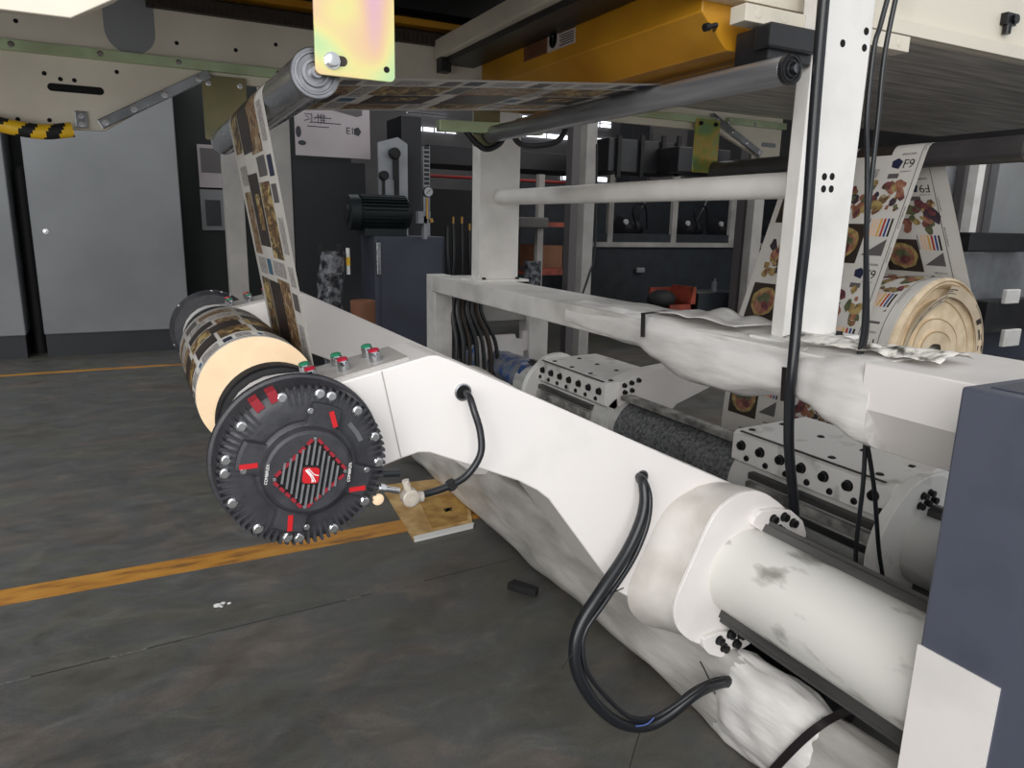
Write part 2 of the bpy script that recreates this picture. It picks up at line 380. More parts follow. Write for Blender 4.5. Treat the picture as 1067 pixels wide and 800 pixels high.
def hubwall(y0,y1,g=.035):
    c=(1.5,.52); big=[(x-.065*min(1,max(0,(1.56-x)/.2)),z-.015*min(1,max(0,(z-.5)/.2))) for x,z in HUBP]
    def sm(pl): return [ (p.x,p.z) for p in smooth([(x,0,z) for x,z in pl]+[(pl[0][0],0,pl[0][1])],3)[:-1]]
    a,b_=sm(big),sm(HUBP); rings=[]
    for t in (0,.25,.5,.75,.92,1):
        k=1-(1-t)**1.6 if t<1 else 1
        rings.append([V((p[0]+(q[0]-p[0])*k,y0+(y1-y0)*t,p[1]+(q[1]-p[1])*k)) for p,q in zip(a,b_)])
    m=MB(); m.loft(rings); return m,b_
def make_arm(fr,label,near=True):
    """fr = Y of the outer face; near arm's outer face looks to -Y, far arm is its mirror"""
    d=1 if near else -1
    y=lambda v: fr+d*(v-YA)      # v in near-arm coordinates
    root=thing('roll_stand_arm',(1.0,y(1.63),0),label,'machine arm','arms of the left roll stand')
    armbody(y(YA),y(YB)).build('arm_body','white_paint',root,30,bevel=.004)
    h,ring=hubwall(y(YA-.001) if near else y(YA),y(YE+.012)); h.build('hub','hub_paint',root,40)
    pl=MB(); pl.prism([(x,y(YE+.012),z) for x,z in ring],(0,d*-.012,0)); pl.build('end_plate','white_paint',root,30,bevel=.002)
    for poly,bp in (([(1.508,.668),(1.515,.69),(1.54,.705),(1.60,.703),(1.66,.687),(1.715,.645),(1.738,.60),(1.735,.575),(1.70,.568),(1.62,.603),(1.55,.64)],((1.588,.673),(1.632,.672),(1.672,.646),(1.618,.636),(1.655,.611))),
                    ([(1.358,.345),(1.42,.352),(1.47,.338),(1.52,.315),(1.57,.300),(1.545,.277),(1.49,.262),(1.43,.266),(1.385,.290),(1.362,.318)],((1.420,.326),(1.462,.334),(1.442,.296),(1.488,.298),(1.505,.322)))):
        q=MB(); q.prism([(x,y(YE),z) for x,z in poly],(0,d*-.016,0)); o=q.build('bolt_plate','white_paint',root,30,bevel=.002)
        bolts(o,[(x,y(YE-.016),z) for x,z in bp],(0,-d,0),.012,.016)
    # operator panel on the upper edge
    ang=math.atan2(.044,.2); M=Matrix.Translation(V((.382,0,1.152)))@Matrix.Rotation(-ang,4,'Y')
    q=MB(); q.box((-.085,y(1.555),-.012),(.165,y(1.705),.005),M); o=q.build('button_panel','grey_white',root,30,bevel=.001)
    for i in range(3):
        for j,(m_,yy) in enumerate((('button_red',1.60),('button_green',1.66))):
            c=M@V((-.05+i*.075,y(yy),.005)); a=V(M.to_3x3()@V((0,0,1)))
            q=MB(); q.lathe(c,a,[(0,.0135),(.004,.0145),(.022,.0135),(.024,.012)],18); q.mat(1); q.lathe(c+a*.0241,a,[(0,.0125),(.004,.0125),(.006,.009)],18)
            k=q.build('push_button',['chrome',m_],o,30); k['label']=('red' if j==0 else 'green')+' push button in a chrome collar'
    # cable holes and the cover seam
    for x,z in ((.667,1.103),(1.215,.808)):
        q=MB(); q.lathe((x,y(YA),z),(0,-d,0),[(0,.021),(.004,.021),(.005,.018),(.0045,.017)],24); q.mat(1); q.lathe((x,y(YA)-d*.0046,z),(0,-d,0),[(0,.0165),(.0005,.0165)],24)
        k=q.build('cable_hole',['steel','hole_black'],root,30); k['label']='round cable hole with a steel collar'
    q=MB(); q.bar((.470,y(YA),1.168),(.512,y(YA),.962),.003,.002,(0,-1,0)); q.build('cover_seam','grey_white',root,0)
    return root
make_arm(YA,'near white roll stand arm with push buttons, black cables and bolted end plate')
far=make_arm(3.23,'far white roll stand arm seen behind the printed paper roll',False)
# ------------------------------------------------------------------ brakes
BX,BZ=.275,1.004
def make_brake(yf,d,label,bx=BX,bz=BZ,sc=1):
    """d=-1 : outer face looks to -Y.  yf = plane of the bolt ring"""
    root=thing('pneumatic_brake',(bx,yf,bz-.18),label,'brake','round brakes on the roll stand arms')
    C=V((bx,yf,bz)); ax=V((0,d,0)); ux=V((1,0,0)); uz=V((0,0,1))
    pt=lambda r,a,h=0: C+ux*(r*math.cos(math.radians(a)))+uz*(r*math.sin(math.radians(a)))+ax*h
    m=MB(); m.lathe(C,ax,[(-.10,.160),(-.085,.178),(-.076,.180),(-.068,.178),(-.066,.172),(-.02,.167),(-.008,.162),(0,.150),(.004,.135),(.004,.10)],72)
    for i in range(72):
        a=i*5
        if 104<a<130: continue
        M=Matrix.Translation(C)@Matrix(((math.cos(math.radians(a)),0,-math.sin(math.radians(a)),0),(0,1,0,0),(math.sin(math.radians(a)),0,math.cos(math.radians(a)),0),(0,0,0,1)))
        y0,y1=(-d*-.002,-d*.062); 
        m.box((.150,min(y0,y1),-.003),(.1688,max(y0,y1),.003),M)
        m.box((.128,-.0045 if d<0 else .002,-.0028),(.150,-.002 if d<0 else .0045,.0028),M)
    m.build('rim_housing','black_cast',root,30)
    m=MB()
    for a in ((110,122) if d<0 else ()):
        M=Matrix.Translation(C)@Matrix(((math.cos(math.radians(a)),0,-math.sin(math.radians(a)),0),(0,1,0,0),(math.sin(math.radians(a)),0,math.cos(math.radians(a)),0),(0,0,0,1)))
        for k in range(4): m.box((.15,-.004+.011*k,-.009),(.174,.002+.011*k,.009),M)
    if m.v: k=m.build('wear_indicator','dark_red',root,0); k['label']='red ribbed blocks set in the rim'
    # raised front cover: round drum with four lugs
    m=MB(); outline=[]
    for i in range(144):
        a=i*2.5; r=.1
        for c0 in (70,160,250,340):
            dd=abs((a-c0+180)%360-180)
            if dd<13: r=.137
            elif dd<18: r=.137-(dd-13)/5*.034
        outline.append((r,a))
    rings=[[pt(r,a,h) for r,a in outline] for h in (0,.018)]+[[pt(r-.006,a,.023) for r,a in outline]]
    rings+= [[pt(min(r-.008,.092),a,.024) for r,a in outline],[pt(.086,a,.038) for r,a in outline],[pt(.080,a,.042) for r,a in outline]]
    m.loft(rings); m.build('front_cover','black_cast',root,28)
    for a in (70,160,250,340):
        m=MB(); o=pt(.114,a-(9 if a in(70,340) else -8 if a==160 else 0),.0235); rd=(pt(1,a)-C).normalized(); ang=math.radians(78 if a==70 else 0 if a in (160,340) else 84)
        e=ux*math.cos(ang)*( -1 if a==70 else 1)+uz*math.sin(ang) 
        m.bar(o-e*.017,o+e*.017,.010,.003,ax); k=m.build('lug_stripe','red',root,0); k['label']='red stripe on a lug of the cover'
    # square grille, corner upward
    h0=.0425; cr=[pt(.074,a,h0) for a in (79,184,-8,-104)]; cr=[pt(.076,79,h0),pt(.073,183,h0),pt(.076,-101,h0),pt(.076,3-8,h0)]
    q=MB(); q.prism(cr,ax*.0006); g=q.build('grille','hole_black',root,0)
    sl=MB(); dv=(cr[0]-cr[2]).normalized(); nv=ax.cross(dv).normalized(); ctr=sum(cr,V((0,0,0)))/4
    for i in range(-5,6):
        off=nv*(i*.0105); ext=.070*(1-abs(i)*.0105/.076)
        if abs(i)<=1:
            for s_ in (1,-1): sl.bar(ctr+off+dv*s_*.020+ax*.002,ctr+off+dv*s_*max(ext,.024)+ax*.002,.0042,.004,ax)
        else: sl.bar(ctr+off-dv*ext+ax*.002,ctr+off+dv*ext+ax*.002,.0042,.004,ax)
    sl.build('grille_slat','roller_grey',g,0)
    ds=MB()
    for i in range(4):
        p,q_=cr[i],cr[(i+1)%4]
        for k in range(5):
            t0=.07+k*.18; ds.bar(p.lerp(q_,t0)+ax*.0015,p.lerp(q_,t0+.125)+ax*.0015,.0065,.003,ax)
    k=ds.build('grille_border','dark_red',g,0); k['label']='dashed red border of the grille'
    bolts(g,[c+(ctr-c)*.07+ax*.001 for c in cr],ax,.003,.003,'bolt_silver')
    # badge
    Rb=lambda x,z,h: ctr+ax*h+ (ux*math.cos(-.14)+uz*math.sin(-.14))*x*(-d)+(-ux*math.sin(-.14)+uz*math.cos(-.14))*z
    q=MB(); q.prism([Rb(x,z,.001) for x,z in rrect(-.0185,.0185,-.0185,.0185,.006)],ax*.004); o=q.build('badge_base','black_rough',g,0)
    q=MB(); q.prism([Rb(x,z,.005) for x,z in rrect(-.016,.016,-.016,.016,.006)],ax*.004); bd=q.build('badge','red',g,0)
    q=MB()
    for pl in ([(-.012,.011),(.000,-.002),(.003,-.008),(.003,-.014)],[(-.009,.013),(.003,.0),(.010,-.013)],[(-.006,.0145),(.004,.004),(.009,.001),(.015,.0005)],[(-.0105,.012),(.001,-.001),(.0065,-.0135)]):
        P=[Rb(x,z,.0092) for x,z in pl]
        for a_,b_ in zip(P,P[1:]): q.bar(a_,b_,.0017,.0008,ax)
    k=q.build('badge_mark','white_print',bd if False else g,0); k['label']='white branching line emblem on the red badge'
    q=MB()
    for a,rot in ((174,80),(-7,82)):
        e=ux*math.cos(math.radians(rot))*(-d)+uz*math.sin(math.radians(rot)); f=-ux*math.sin(math.radians(rot))*(-d)+uz*math.cos(math.radians(rot))
        q.text('COMBIFLEX',pt(.0815 if a>0 else .0805,a,.0425 if False else .0428),e,f,.0078)
    k=q.build('lettering','white_print',root,0); k['label']='small white brake type lettering'
    q=MB(); q.prism([pt(r,a,.0045) for r,a in ((.118,42),(.118,30),(.118,20),(.128,20),(.128,30),(.128,42))],ax*.001); q.build('rating_plate','steel',root,0)
    bolts(root,[pt(.153,a,.002) for a in (177,167,140,105,77,68,44,17.5,-4,-38,-70,-97,-106,-130,-159)],ax,.0085,.007,'bolt_silver')
    bolts(root,[pt(.122,a,.0235) for a in (85,173,267,352)],ax,.005,.005,'bolt_silver',name='cover_screw')
    if sc!=1: root.scale=(sc,1,sc); root.location.z+=.18*(1-sc)
    bolts(root,[pt(.172,a,-.0845) for a in (20,62,75,88,140,200,215)],-ax,.006,.005,'bolt_silver',name='rear_screw') if d>0 else None
    return root
br=make_brake(1.43,-1,'black finned disc brake with red badge and grille on the near arm')
b2=make_brake(3.33,1,'black disc brake on the far arm behind the paper roll',.27,1.03,.92)
def chuck(y0,d,label):
    root=thing('core_chuck',(.278,y0,.87),label,'chuck','core chucks holding the left paper roll')
    m=MB(); m.lathe((.278,y0,1.016),(0,d,0),[(0,.09),(.004,.134),(.012,.139),(.06,.139),(.07,.13),(.075,.09)],56); m.build('flange','black_metal',root,30,bevel=0)
    m=MB(); m.lathe((.27,y0+d*.07,1.03),(0,d,0),[(0,.06),(.2,.055)],40); m.build('nose','steel',root)
    bolts(root,[(.27+.105*math.cos(a),y0+d*.07,1.03+.105*math.sin(a)) for a in (.6,1.85,3.1,4.4)],(0,d,0),.005,.004,'bolt_silver')
chuck(1.735,1,'black chuck flange between near arm and paper roll')
chuck(3.025,-1,'black chuck flange at the far end of the paper roll')
# ------------------------------------------------------------------ printed paper
class Surf:
    """strip of paper: path in XZ, width along Y; side=+1/-1 chooses which face is printed"""
    def __init__(s,path,y0,y1,side):
        s.p=[V((x,0,z)) for x,z in path]; s.y0,s.y1,s.side=y0,y1,side
        s.L=[0]
        for a,b_ in zip(s.p,s.p[1:]): s.L.append(s.L[-1]+(b_-a).length)
        s.len=s.L[-1]
    def at(s,sv,t,off=0):
        t=min(max(t,0),s.len); i=0
        while i<len(s.L)-2 and s.L[i+1]<t: i+=1
        k=(t-s.L[i])/max(s.L[i+1]-s.L[i],1e-9); q=s.p[i].lerp(s.p[i+1],k); d=(s.p[i+1]-s.p[i]).normalized()
        n=V((-d.z,0,d.x))*s.side
        return V((q.x,s.y0+(s.y1-s.y0)*sv,q.z))+n*off
    def rect(s,mb,a,b_,c,d,off,k,step=.008):
        if d<=c: return
        mb.mat(k); n=max(1,int((d-c)/step)); P=[];Fc=[]
        for i in range(n+1):
            t=c+(d-c)*i/n; P+= [s.at(a,t,off),s.at(b_,t,off)]
        for i in range(n): Fc.append((2*i,2*i+1,2*i+3,2*i+2))
        mb.add(P,Fc)
    def poly(s,mb,pts,off,k):
        mb.mat(k); c=V((sum(p[0] for p in pts)/len(pts),sum(p[1] for p in pts)/len(pts),0))
        P=[s.at(p[0],p[1],off) for p in pts]; mb.add(P,[tuple(range(len(P)))])
    def blob(s,mb,sv,t,r,off,k,asp=1,rot=0,n=9,jit=.25):
        w=s.y1-s.y0; pts=[]
        for i in range(n):
            a=2*PI*i/n; q=r*(1+random.uniform(-jit,jit)); x=q*math.cos(a)*asp; y=q*math.sin(a)
            x,y=x*math.cos(rot)-y*math.sin(rot),x*math.sin(rot)+y*math.cos(rot)
            pts.append((sv+x/w,t+y))
        s.poly(mb,pts,off,k)
    def text(s,mb,txt,sv,t,size,off,k,flip=1):
        mb.mat(k); o=s.at(sv,t,off); e=(s.at(sv,t+.01,off)-s.at(sv,t-.01,off)).normalized(); y=V((0,1,0))
        n=(s.at(sv,t,off+.01)-o).normalized()
        ux=y*flip; uy=e
        if ux.cross(uy).dot(n)<0: ux=-ux
        mb.text(txt,o,ux,uy,size,.0002)
PM=['paper','print_dark','food_warm','food_gold','text_lines','print_grey','print_blue','print_navy','paper_back','fruit_green','fruit_yellow','fruit_orange','fruit_red','fruit_purple','ink_black','ink_blue','ink_red','ink_amber','ink_peach']
def menu_print(S,mb,o=.0008,t0=0,t1=None,seed=1):
    rnd=random.Random(seed); t=t0; t1=t1 or S.len; i=0; P=.30
    while t<t1:
        e=lambda a: min(a,t1)
        # column A (near margin) / B dark photos / C food strips / D text, staggered from row to row
        S.rect(mb,.06,.16,e(t+.02),e(t+.12),o,4); S.rect(mb,.06,.17,e(t+.16),e(t+.21),o,5); S.rect(mb,.05,.15,e(t+.23),e(t+.285),o,7 if i%2 else 4)
        if i%2==0:
            S.rect(mb,.20,.47,e(t),e(t+.235),o,2); S.rect(mb,.42,.70,e(t+.01),e(t+.22),o*1.5,1); S.rect(mb,.72,.93,e(t+.02),e(t+.22),o,3)
            S.rect(mb,.22,.5,e(t+.245),e(t+.29),o,4); S.rect(mb,.55,.66,e(t+.24),e(t+.29),o,6); S.rect(mb,.7,.9,e(t+.235),e(t+.29),o,4)
        else:
            S.rect(mb,.20,.44,e(t),e(t+.22),o,3); S.rect(mb,.46,.73,e(t+.03),e(t+.25),o,1); S.rect(mb,.75,.93,e(t),e(t+.2),o,2)
            S.rect(mb,.5,.62,e(t+.08),e(t+.19),o*1.7,3)
            S.rect(mb,.2,.4,e(t+.235),e(t+.29),o,5); S.rect(mb,.72,.92,e(t+.22),e(t+.28),o,4)
        t+=P; i+=1
# left roll
RX,RZ,RR=.27,1.03,.157; Y0,Y1=2.0,2.7
roll=thing('paper_roll',(RX,2.35,RZ-RR),'small printed paper roll with plain cream end held by the near arm','paper roll')
m=MB(); m.lathe((RX,Y0,RZ),(0,1,0),[(0,.05),(.0005,.05),(.0006,RR-.001),(.004,RR),(Y1-Y0-.004,RR),(Y1-Y0,RR-.002)],96); m.build('wound_paper','paper',roll)
m=MB(); m.lathe((RX,Y0-.002,RZ),(0,1,0),[(0,.0525),(0,RR-.0005),(.003,RR-.0005),(.003,.0525)],96); k=m.build('roll_end','cream_paper',roll); k['label']='plain cream end face of the wound paper'
m=MB(); m.lathe((RX,Y0-.004,RZ),(0,1,0),[(0,.045),(0,.0525),(.7+.008,.0525),(.7+.008,.045)],40); m.build('core_tube','carton',roll)
path=[(RX+RR*math.cos(a),RZ+RR*math.sin(a)) for a in [math.radians(20+i*5) for i in range(0,65)]]
S=Surf(path,Y0,Y1,-1); m=MB(); o=.0010; t=0; i=0
while t<S.len:
    e=lambda a: min(a,S.len)
    S.rect(m,.02,.028,e(t),e(t+.18),o,5)
    S.rect(m,.05,.13,e(t+.01),e(t+.05),o,4); S.rect(m,.05,.12,e(t+.06),e(t+.085),o,7 if i%2 else 5); S.rect(m,.04,.13,e(t+.10),e(t+.16),o,4); S.rect(m,.05,.10,e(t+.165),e(t+.178),o,6)
    S.rect(m,.16,.34,e(t),e(t+.085),o,3); S.rect(m,.16,.34,e(t+.095),e(t+.17),o,1)
    S.rect(m,.34,.50,e(t+.01),e(t+.10),o*1.3,1); S.rect(m,.36,.52,e(t+.10),e(t+.18),o,3)
    S.rect(m,.50,.64,e(t),e(t+.07),o,2); S.rect(m,.54,.66,e(t+.08),e(t+.175),o*1.2,1)
    S.rect(m,.68,.76,e(t+.01),e(t+.08),o,4); S.rect(m,.66,.78,e(t+.095),e(t+.16),o,4)
    S.rect(m,.80,.90,e(t),e(t+.11),o,2); S.rect(m,.80,.92,e(t+.12),e(t+.17),o,5)
    t+=.185; i+=1
m.build('printed_layer',PM,roll,40)
# left web: from the roll's right flank up over the guide roller and across to the second roller
G1=(.37,1.795,.05); G2=(1.58,1.907,.038)
a0=math.radians(8)
wp=[(RX+(RR+.0012)*math.cos(a),RZ+(RR+.0012)*math.sin(a)) for a in (math.radians(-25),math.radians(-12),math.radians(0),a0)]
n1=[(G1[0]+(G1[2]+.0012)*math.cos(a),G1[1]+(G1[2]+.0012)*math.sin(a)) for a in [math.radians(176-i*9.2) for i in range(0,10)]]
n2=[(G2[0]+(G2[2]+.0012)*math.cos(a),G2[1]+(G2[2]+.0012)*math.sin(a)) for a in [math.radians(95-i*12) for i in range(0,9)]]
wpath=wp+n1+n2
SV=Surf(wpath,Y0,Y1,1)
m=MB()
SV.rect(m,0,1,0,SV.len,0,0,.012)
tv=SV.L[len(wp)+len(n1)-1]
menu_print(SV,m,.0009,.12,tv,seed=5)
SH=Surf(n1[-2:]+n2[:2],Y0,Y1,-1)
menu_print(SH,m,.0011,.02,SH.len,seed=9)
web=m.build('paper_web',PM,None,50); tag(web,'printed paper web rising from the left roll and running over the rollers','paper web')
# guide rollers
def roller(name,x,z,r,y0,y1,label,matn,endm='cap_steel'):
    root=thing(name,(x,(y0+y1)/2,z-r),label,'roller')
    m=MB(); m.lathe((x,y0+.012,z),(0,1,0),[(0,r-.002),(.002,r),(y1-y0-.026,r),(y1-y0-.024,r-.002)],56); m.build('roller_tube',matn,root)
    for yy,d in ((y0,1),(y1,-1)):
        m=MB(); m.lathe((x,yy,z),(0,d,0),[(0,r*.98),(-.0015,r*1.03),(.012,r*1.03)],56)
        m.lathe((x,yy,z),(0,d,0),[(.004,r*.9),(-.003,r*.86),(-.0032,r*.78),(.001,r*.74),(.0012,r*.6),(-.006,r*.56),(-.0065,r*.44),(-.002,r*.42),(-.002,r*.3)],48)
        m.build('end_cap',endm,root,20)
        m=MB(); m.cyl((x,yy-d*.02,z),(x,yy+d*.004,z),.012); m.build('axle','steel',root)
    return root
roller('guide_roller',G1[0],G1[1],.05,1.63,3.32,'shiny bare metal guide roller carrying the web beside the near zinc plate','brushed')
roller('guide_roller',G2[0],G2[1],.038,1.475,3.32,'long grey guide roller under the yellow carriage where the web turns','roller_grey','black_metal')
roller('guide_roller',1.74,1.965,.03,1.76,3.32,'short grey guide roller just above the long grey one','roller_grey','roller_grey')
G3=(3.02,1.81,.05)
roller('guide_roller',G3[0],G3[1],.05,1.63,3.32,'dark guide roller carrying the web of the right roll','roller_dark','roller_dark')
# ------------------------------------------------------------------ right roll and web
QX,QZ,QR=3.20,.955,.34
r2=thing('paper_roll',(QX,2.4,QZ-QR),'large loosely wound paper roll at the right with telescoped cream layers','paper roll')
m=MB(); m.lathe((QX,1.985,QZ),(0,1,0),[(.06,.1),(.0605,.3),(.0405,.33),(.0,QR-.003),(.004,QR),(.725,QR),(.729,QR-.004)],110); m.build('wound_paper','paper',r2)
m=MB()
prof=[]; lay=[(.345,0),(.331,-.012),(.318,-.03),(.306,-.018),(.298,-.002)]
rr=[(.343,-.002),(.338,-.012),(.326,-.02),(.322,-.012),(.312,-.022),(.300,-.010),(.292,.010),(.270,.018),(.240,.020),(.238,.008),(.215,.014),(.19,.018),(.16,.02),(.158,.004),(.13,.008),(.105,.012),(.103,-.006),(.085,-.002),(.05,0)]
Pv=[];n=96
for r,y in rr: Pv.append([V((QX+(r+.006*(r<.335)*math.sin(3*a+r*9))*math.cos(a),1.985+y+ .006*math.sin(2*a+r*20),QZ+(r+.006*(r<.335)*math.sin(3*a+r*9))*math.sin(a))) for a in [2*PI*i/n for i in range(n)]])
m.loft(Pv,caps=False); m.mat(0); k=m.build('roll_end','paper_edge',r2,25); k['label']='cream end face with telescoped paper layers'
m=MB()
for r,y,w in ((.2395,.011,.004),(.159,.008,.003),(.104,0,.004),(.294,.006,.003),(.324,-.022,.002)):
    pts=[(QX+(r+.006*math.sin(3*a+r*9))*math.cos(a),1.981+y+.006*math.sin(2*a+r*20),QZ+(r+.006*math.sin(3*a+r*9))*math.sin(a)) for a in [math.radians(-20+i*5) for i in range(45)]]
    m.tube(pts,lambda t,w=w: max(w*math.sin(PI*t),.0006),6,0)
m.build('layer_gap','paper_edge_dark',r2)
# loose printed ply slipping off the face
m=MB(); EL=[]
for i in range(0,40):
    a=math.radians(-25+i*5.2); w=.026+.022*max(0,math.sin(math.radians(i*5.2-10)))
    ro=.318-.030*math.sin(a)**2*(math.cos(a)<0)-.05*max(0,-math.cos(a)); c=V((QX+.012,0,QZ-.012))
    d=V((math.cos(a),0,math.sin(a))); EL.append((c+d*ro+V((0,1.962,0)),c+d*(ro-w)+V((0,1.975,0))))
def ply(i0,i1,f0,f1,k,o=0):
    m.mat(k)
    for i in range(i0,i1):
        q=lambda j,f: EL[j][0].lerp(EL[j][1],f)+V((0,-o,0))
        m.add([q(i,f0),q(i,f1),q(i+1,f1),q(i+1,f0)],[(0,1,2,3)])
ply(0,39,0,1,0)
for i0,i1,f0,f1 in ((2,3,.3,.8),(5,6,.2,.8),(7,8,.3,.7),(8,9,.5,.7),(10,11,.2,.75)): ply(i0,i1,f0,f1,1,.0015)
ply(1,14,.1,.16,2,.0012); ply(20,38,.25,.34,1,.0012); ply(20,38,.62,.70,2,.0012)
for i0 in range(21,37,3): ply(i0,i0+1,.42,.52,2,.0012)
k=m.build('loose_ply',['paper_ply','print_dark','print_grey'],r2,60); k['label']='loose printed ply slipping off the end of the roll'
def fruit_print(S,mb,o=.0009,ta=0,tb=None,seed=1,ph=0,s0=0,rev=False):
    """one repeat, read along the strip: shield and numerals, label, fruit, ink bars, triangle, dish photo"""
    rnd=random.Random(seed); random.seed(seed); tb=tb or S.len; P=.49; w=S.y1-S.y0; f=-1 if rev else 1
    ok=lambda a,b_: min(a,b_)>=ta and max(a,b_)<=tb
    def R(a,b_,c,d,off,k):
        c,d=min(c,d),max(c,d); c,d=max(c,ta),min(d,tb)
        if d>c: S.rect(mb,a,b_,c,d,off,k)
    R(.028+s0,.032+s0,ta,tb,o,14)
    t=ta-2*P+ph
    while t<tb+P:
        for cx in (s0,s0+.47):
            q=t+(0 if cx==s0 else .18); T=lambda v,q=q: q+f*v
            R(cx+.22,cx+.48,T(.27),T(.45),o,1)
            if ok(T(.27),T(.45)):
                S.blob(mb,cx+.35,T(.36),.072,o*1.6,10,1.1,0,16,.05); S.blob(mb,cx+.345,T(.365),.055,o*2.1,11,1.1,0,16,.12); S.blob(mb,cx+.35,T(.35),.03,o*2.5,9,1.6,0,9,.3); S.blob(mb,cx+.33,T(.38),.02,o*2.8,12,1.6,.5,9,.3)
            R(cx+.13,cx+.2,T(.045),T(.066),o,5)
            for n_ in range(46):
                a,b_=rnd.uniform(cx+.06,cx+.44),T(rnd.uniform(.075,.225)); kk=rnd.choice((9,9,10,11,11,12,13,9,10,2))
                if ok(b_-.03,b_+.03): S.blob(mb,a,b_,rnd.uniform(.009,.024),o*(1.1+n_*.03),kk,rnd.uniform(.6,1.8),rnd.uniform(0,3),9)
            for jn,kk in enumerate((14,15,16,17,18,18)): R(cx+.06+.024*jn,cx+.073+.024*jn,T(.245),T(.325),o,kk)
            R(cx+.21,cx+.216,T(.245),T(.325),o,5)
            if ok(T(.335),T(.41)): S.poly(mb,[(cx+.06,T(.335)),(cx+.06,T(.41)),(cx+.20,T(.41))],o,5)
            if ok(T(-.03),T(.035)):
                S.poly(mb,[(cx+.145,T(.025)),(cx+.195,T(.015)),(cx+.20,T(-.012)),(cx+.165,T(-.024)),(cx+.13,T(-.008))],o,7)
                S.text(mb,'F9',cx+.09,T(.005),.055,o,14)
            R(cx+.06,cx+.15,T(-.036),T(-.045),o,4); R(cx+.06,cx+.13,T(.034),T(.04),o,4); R(cx+.27,cx+.36,T(.02),T(.06),o,4)
        R(s0+.012,s0+.02,t+.05,t+.12,o,4); R(s0+.012,s0+.02,t+.2,t+.3,o,4)
        t+=P
# strip from the roller down to the left (path runs upward), and the rear strip down to the right flank of the roll
g3=lambda a: (G3[0]+(G3[2]+.0012)*math.cos(math.radians(a)),G3[1]+(G3[2]+.0012)*math.sin(math.radians(a)))
aR=math.radians(38)
rear=[(QX+(QR+.003)*math.cos(math.radians(a)),QZ+(QR+.003)*math.sin(math.radians(a))) for a in (-10,4,16,27)]
wpath=[(2.66,.42),(2.665,.60),(2.70,1.02)]+[g3(a) for a in (163,140,118,95,72,50,28)]+rear[::-1]
SW=Surf(wpath,2.0,2.72,1)
m=MB(); SW.rect(m,0,1,0,SW.len,0,0,.02)
tm=SW.L[7]
fruit_print(SW,m,.0010,.02,tm,seed=4,ph=(tm-.13-.02)%.49,rev=True)
SB=Surf([g3(28)]+rear[::-1],2.0,2.72,-1)   # inner face of the rear strip
fruit_print(SB,m,.0011,.03,SB.len-.02,seed=8,ph=.14,s0=.07)
o=m.build('paper_web',PM,None,50); tag(o,'printed paper web of the right roll hanging from the dark roller','paper web')
lp=[(QX+QR*math.cos(math.radians(a)),QZ+QR*math.sin(math.radians(a))) for a in range(70,260,5)]
SL=Surf(lp,2.0,2.70,-1); m=MB(); fruit_print(SL,m,.0013,.0,SL.len,seed=12,ph=.1,s0=.02); m.build('printed_layer',PM,r2,40)
# ------------------------------------------------------------------ shafts
def shaft(x,z,r,y0,y1,angs,label,matn):
    root=thing('pivot_shaft',(x,(y0+y1)/2,0),label,'machine shaft','pivot shafts of the roll stand')
    m=MB(); m.lathe((x,y0,z),(0,1,0),[(0,r),(y1-y0,r)],72); m.build('tube',matn,root)
    for a in angs:
        aa=math.radians(a); rd=V((math.cos(aa),0,math.sin(aa))); tn=V((-rd.z,0,rd.x)); c=V((x,0,z))+rd*(r+.004)
        m=MB(); m.bar(c+V((0,y0,0)),c+V((0,y1,0)),.052,.034,rd); c2=V((x,0,z))+rd*(r+.026); m.bar(c2+V((0,y0,0)),c2+V((0,y1,0)),.03,.016,rd)
        m.build('guide_rail','rail_dark',root,30,bevel=.002)
    return root
SX,SZ,SR=1.507,.520,.130
shaft(SX,SZ,SR,.772,4.35,(60,-113),'scuffed white pivot shaft running from the near arm into the grey cabinet','pipe_paint')
TX=2.24; TZ=.475
shaft(TX,TZ,.12,.80,4.05,(84,-92),'grey pivot shaft of the right roll stand behind the wrapped beam','pipe_grey')
m=MB()
rings=[]
for i in range(16):
    y=4.0+i*.055; 
    rings.append([V((TX+(.115+.03*noise.noise(V((math.cos(a)*1.5,y*5,math.sin(a)*1.5+3))))*math.cos(a),y,TZ+.03+(.11+.03*noise.noise(V((math.cos(a)*1.5+5,y*5,math.sin(a)*1.5))))*math.sin(a))) for a in [2*PI*k/28 for k in range(28)]])
m.loft(rings); o=m.build('wrapped_shaft_end','blue_wrap',None,60); tag(o,'shaft end bundled in blue and clear film at the far frame','wrapped part')
# dark protective sheet and rack over the middle of the right shaft
m=MB(); rings=[]
for i in range(14):
    y=2.06+i*.064
    rings.append([V((TX+(.138+.012*noise.noise(V((a*2,y*6,0))))*math.cos(a),y,TZ+(.14+.012*noise.noise(V((a*2,y*6,4))))*math.sin(a))) for a in [math.radians(55+k*9) for k in range(19)]])
m.loft(rings,False,False); o=m.build('protective_sheet','mesh_black',None,60); tag(o,'torn black protective sheet lying over the right pivot shaft','sheet')
m=MB(); m.bar((2.19,2.06,.632),(2.19,2.93,.632),.06,.022)
for i in range(42): m.bar((2.165,2.07+i*.0205,.6445),(2.215,2.07+i*.0205,.6445),.008,.005)
o=m.build('toothed_rack','rack_grey',None,0); tag(o,'dark toothed rack on top of the right pivot shaft','rack')
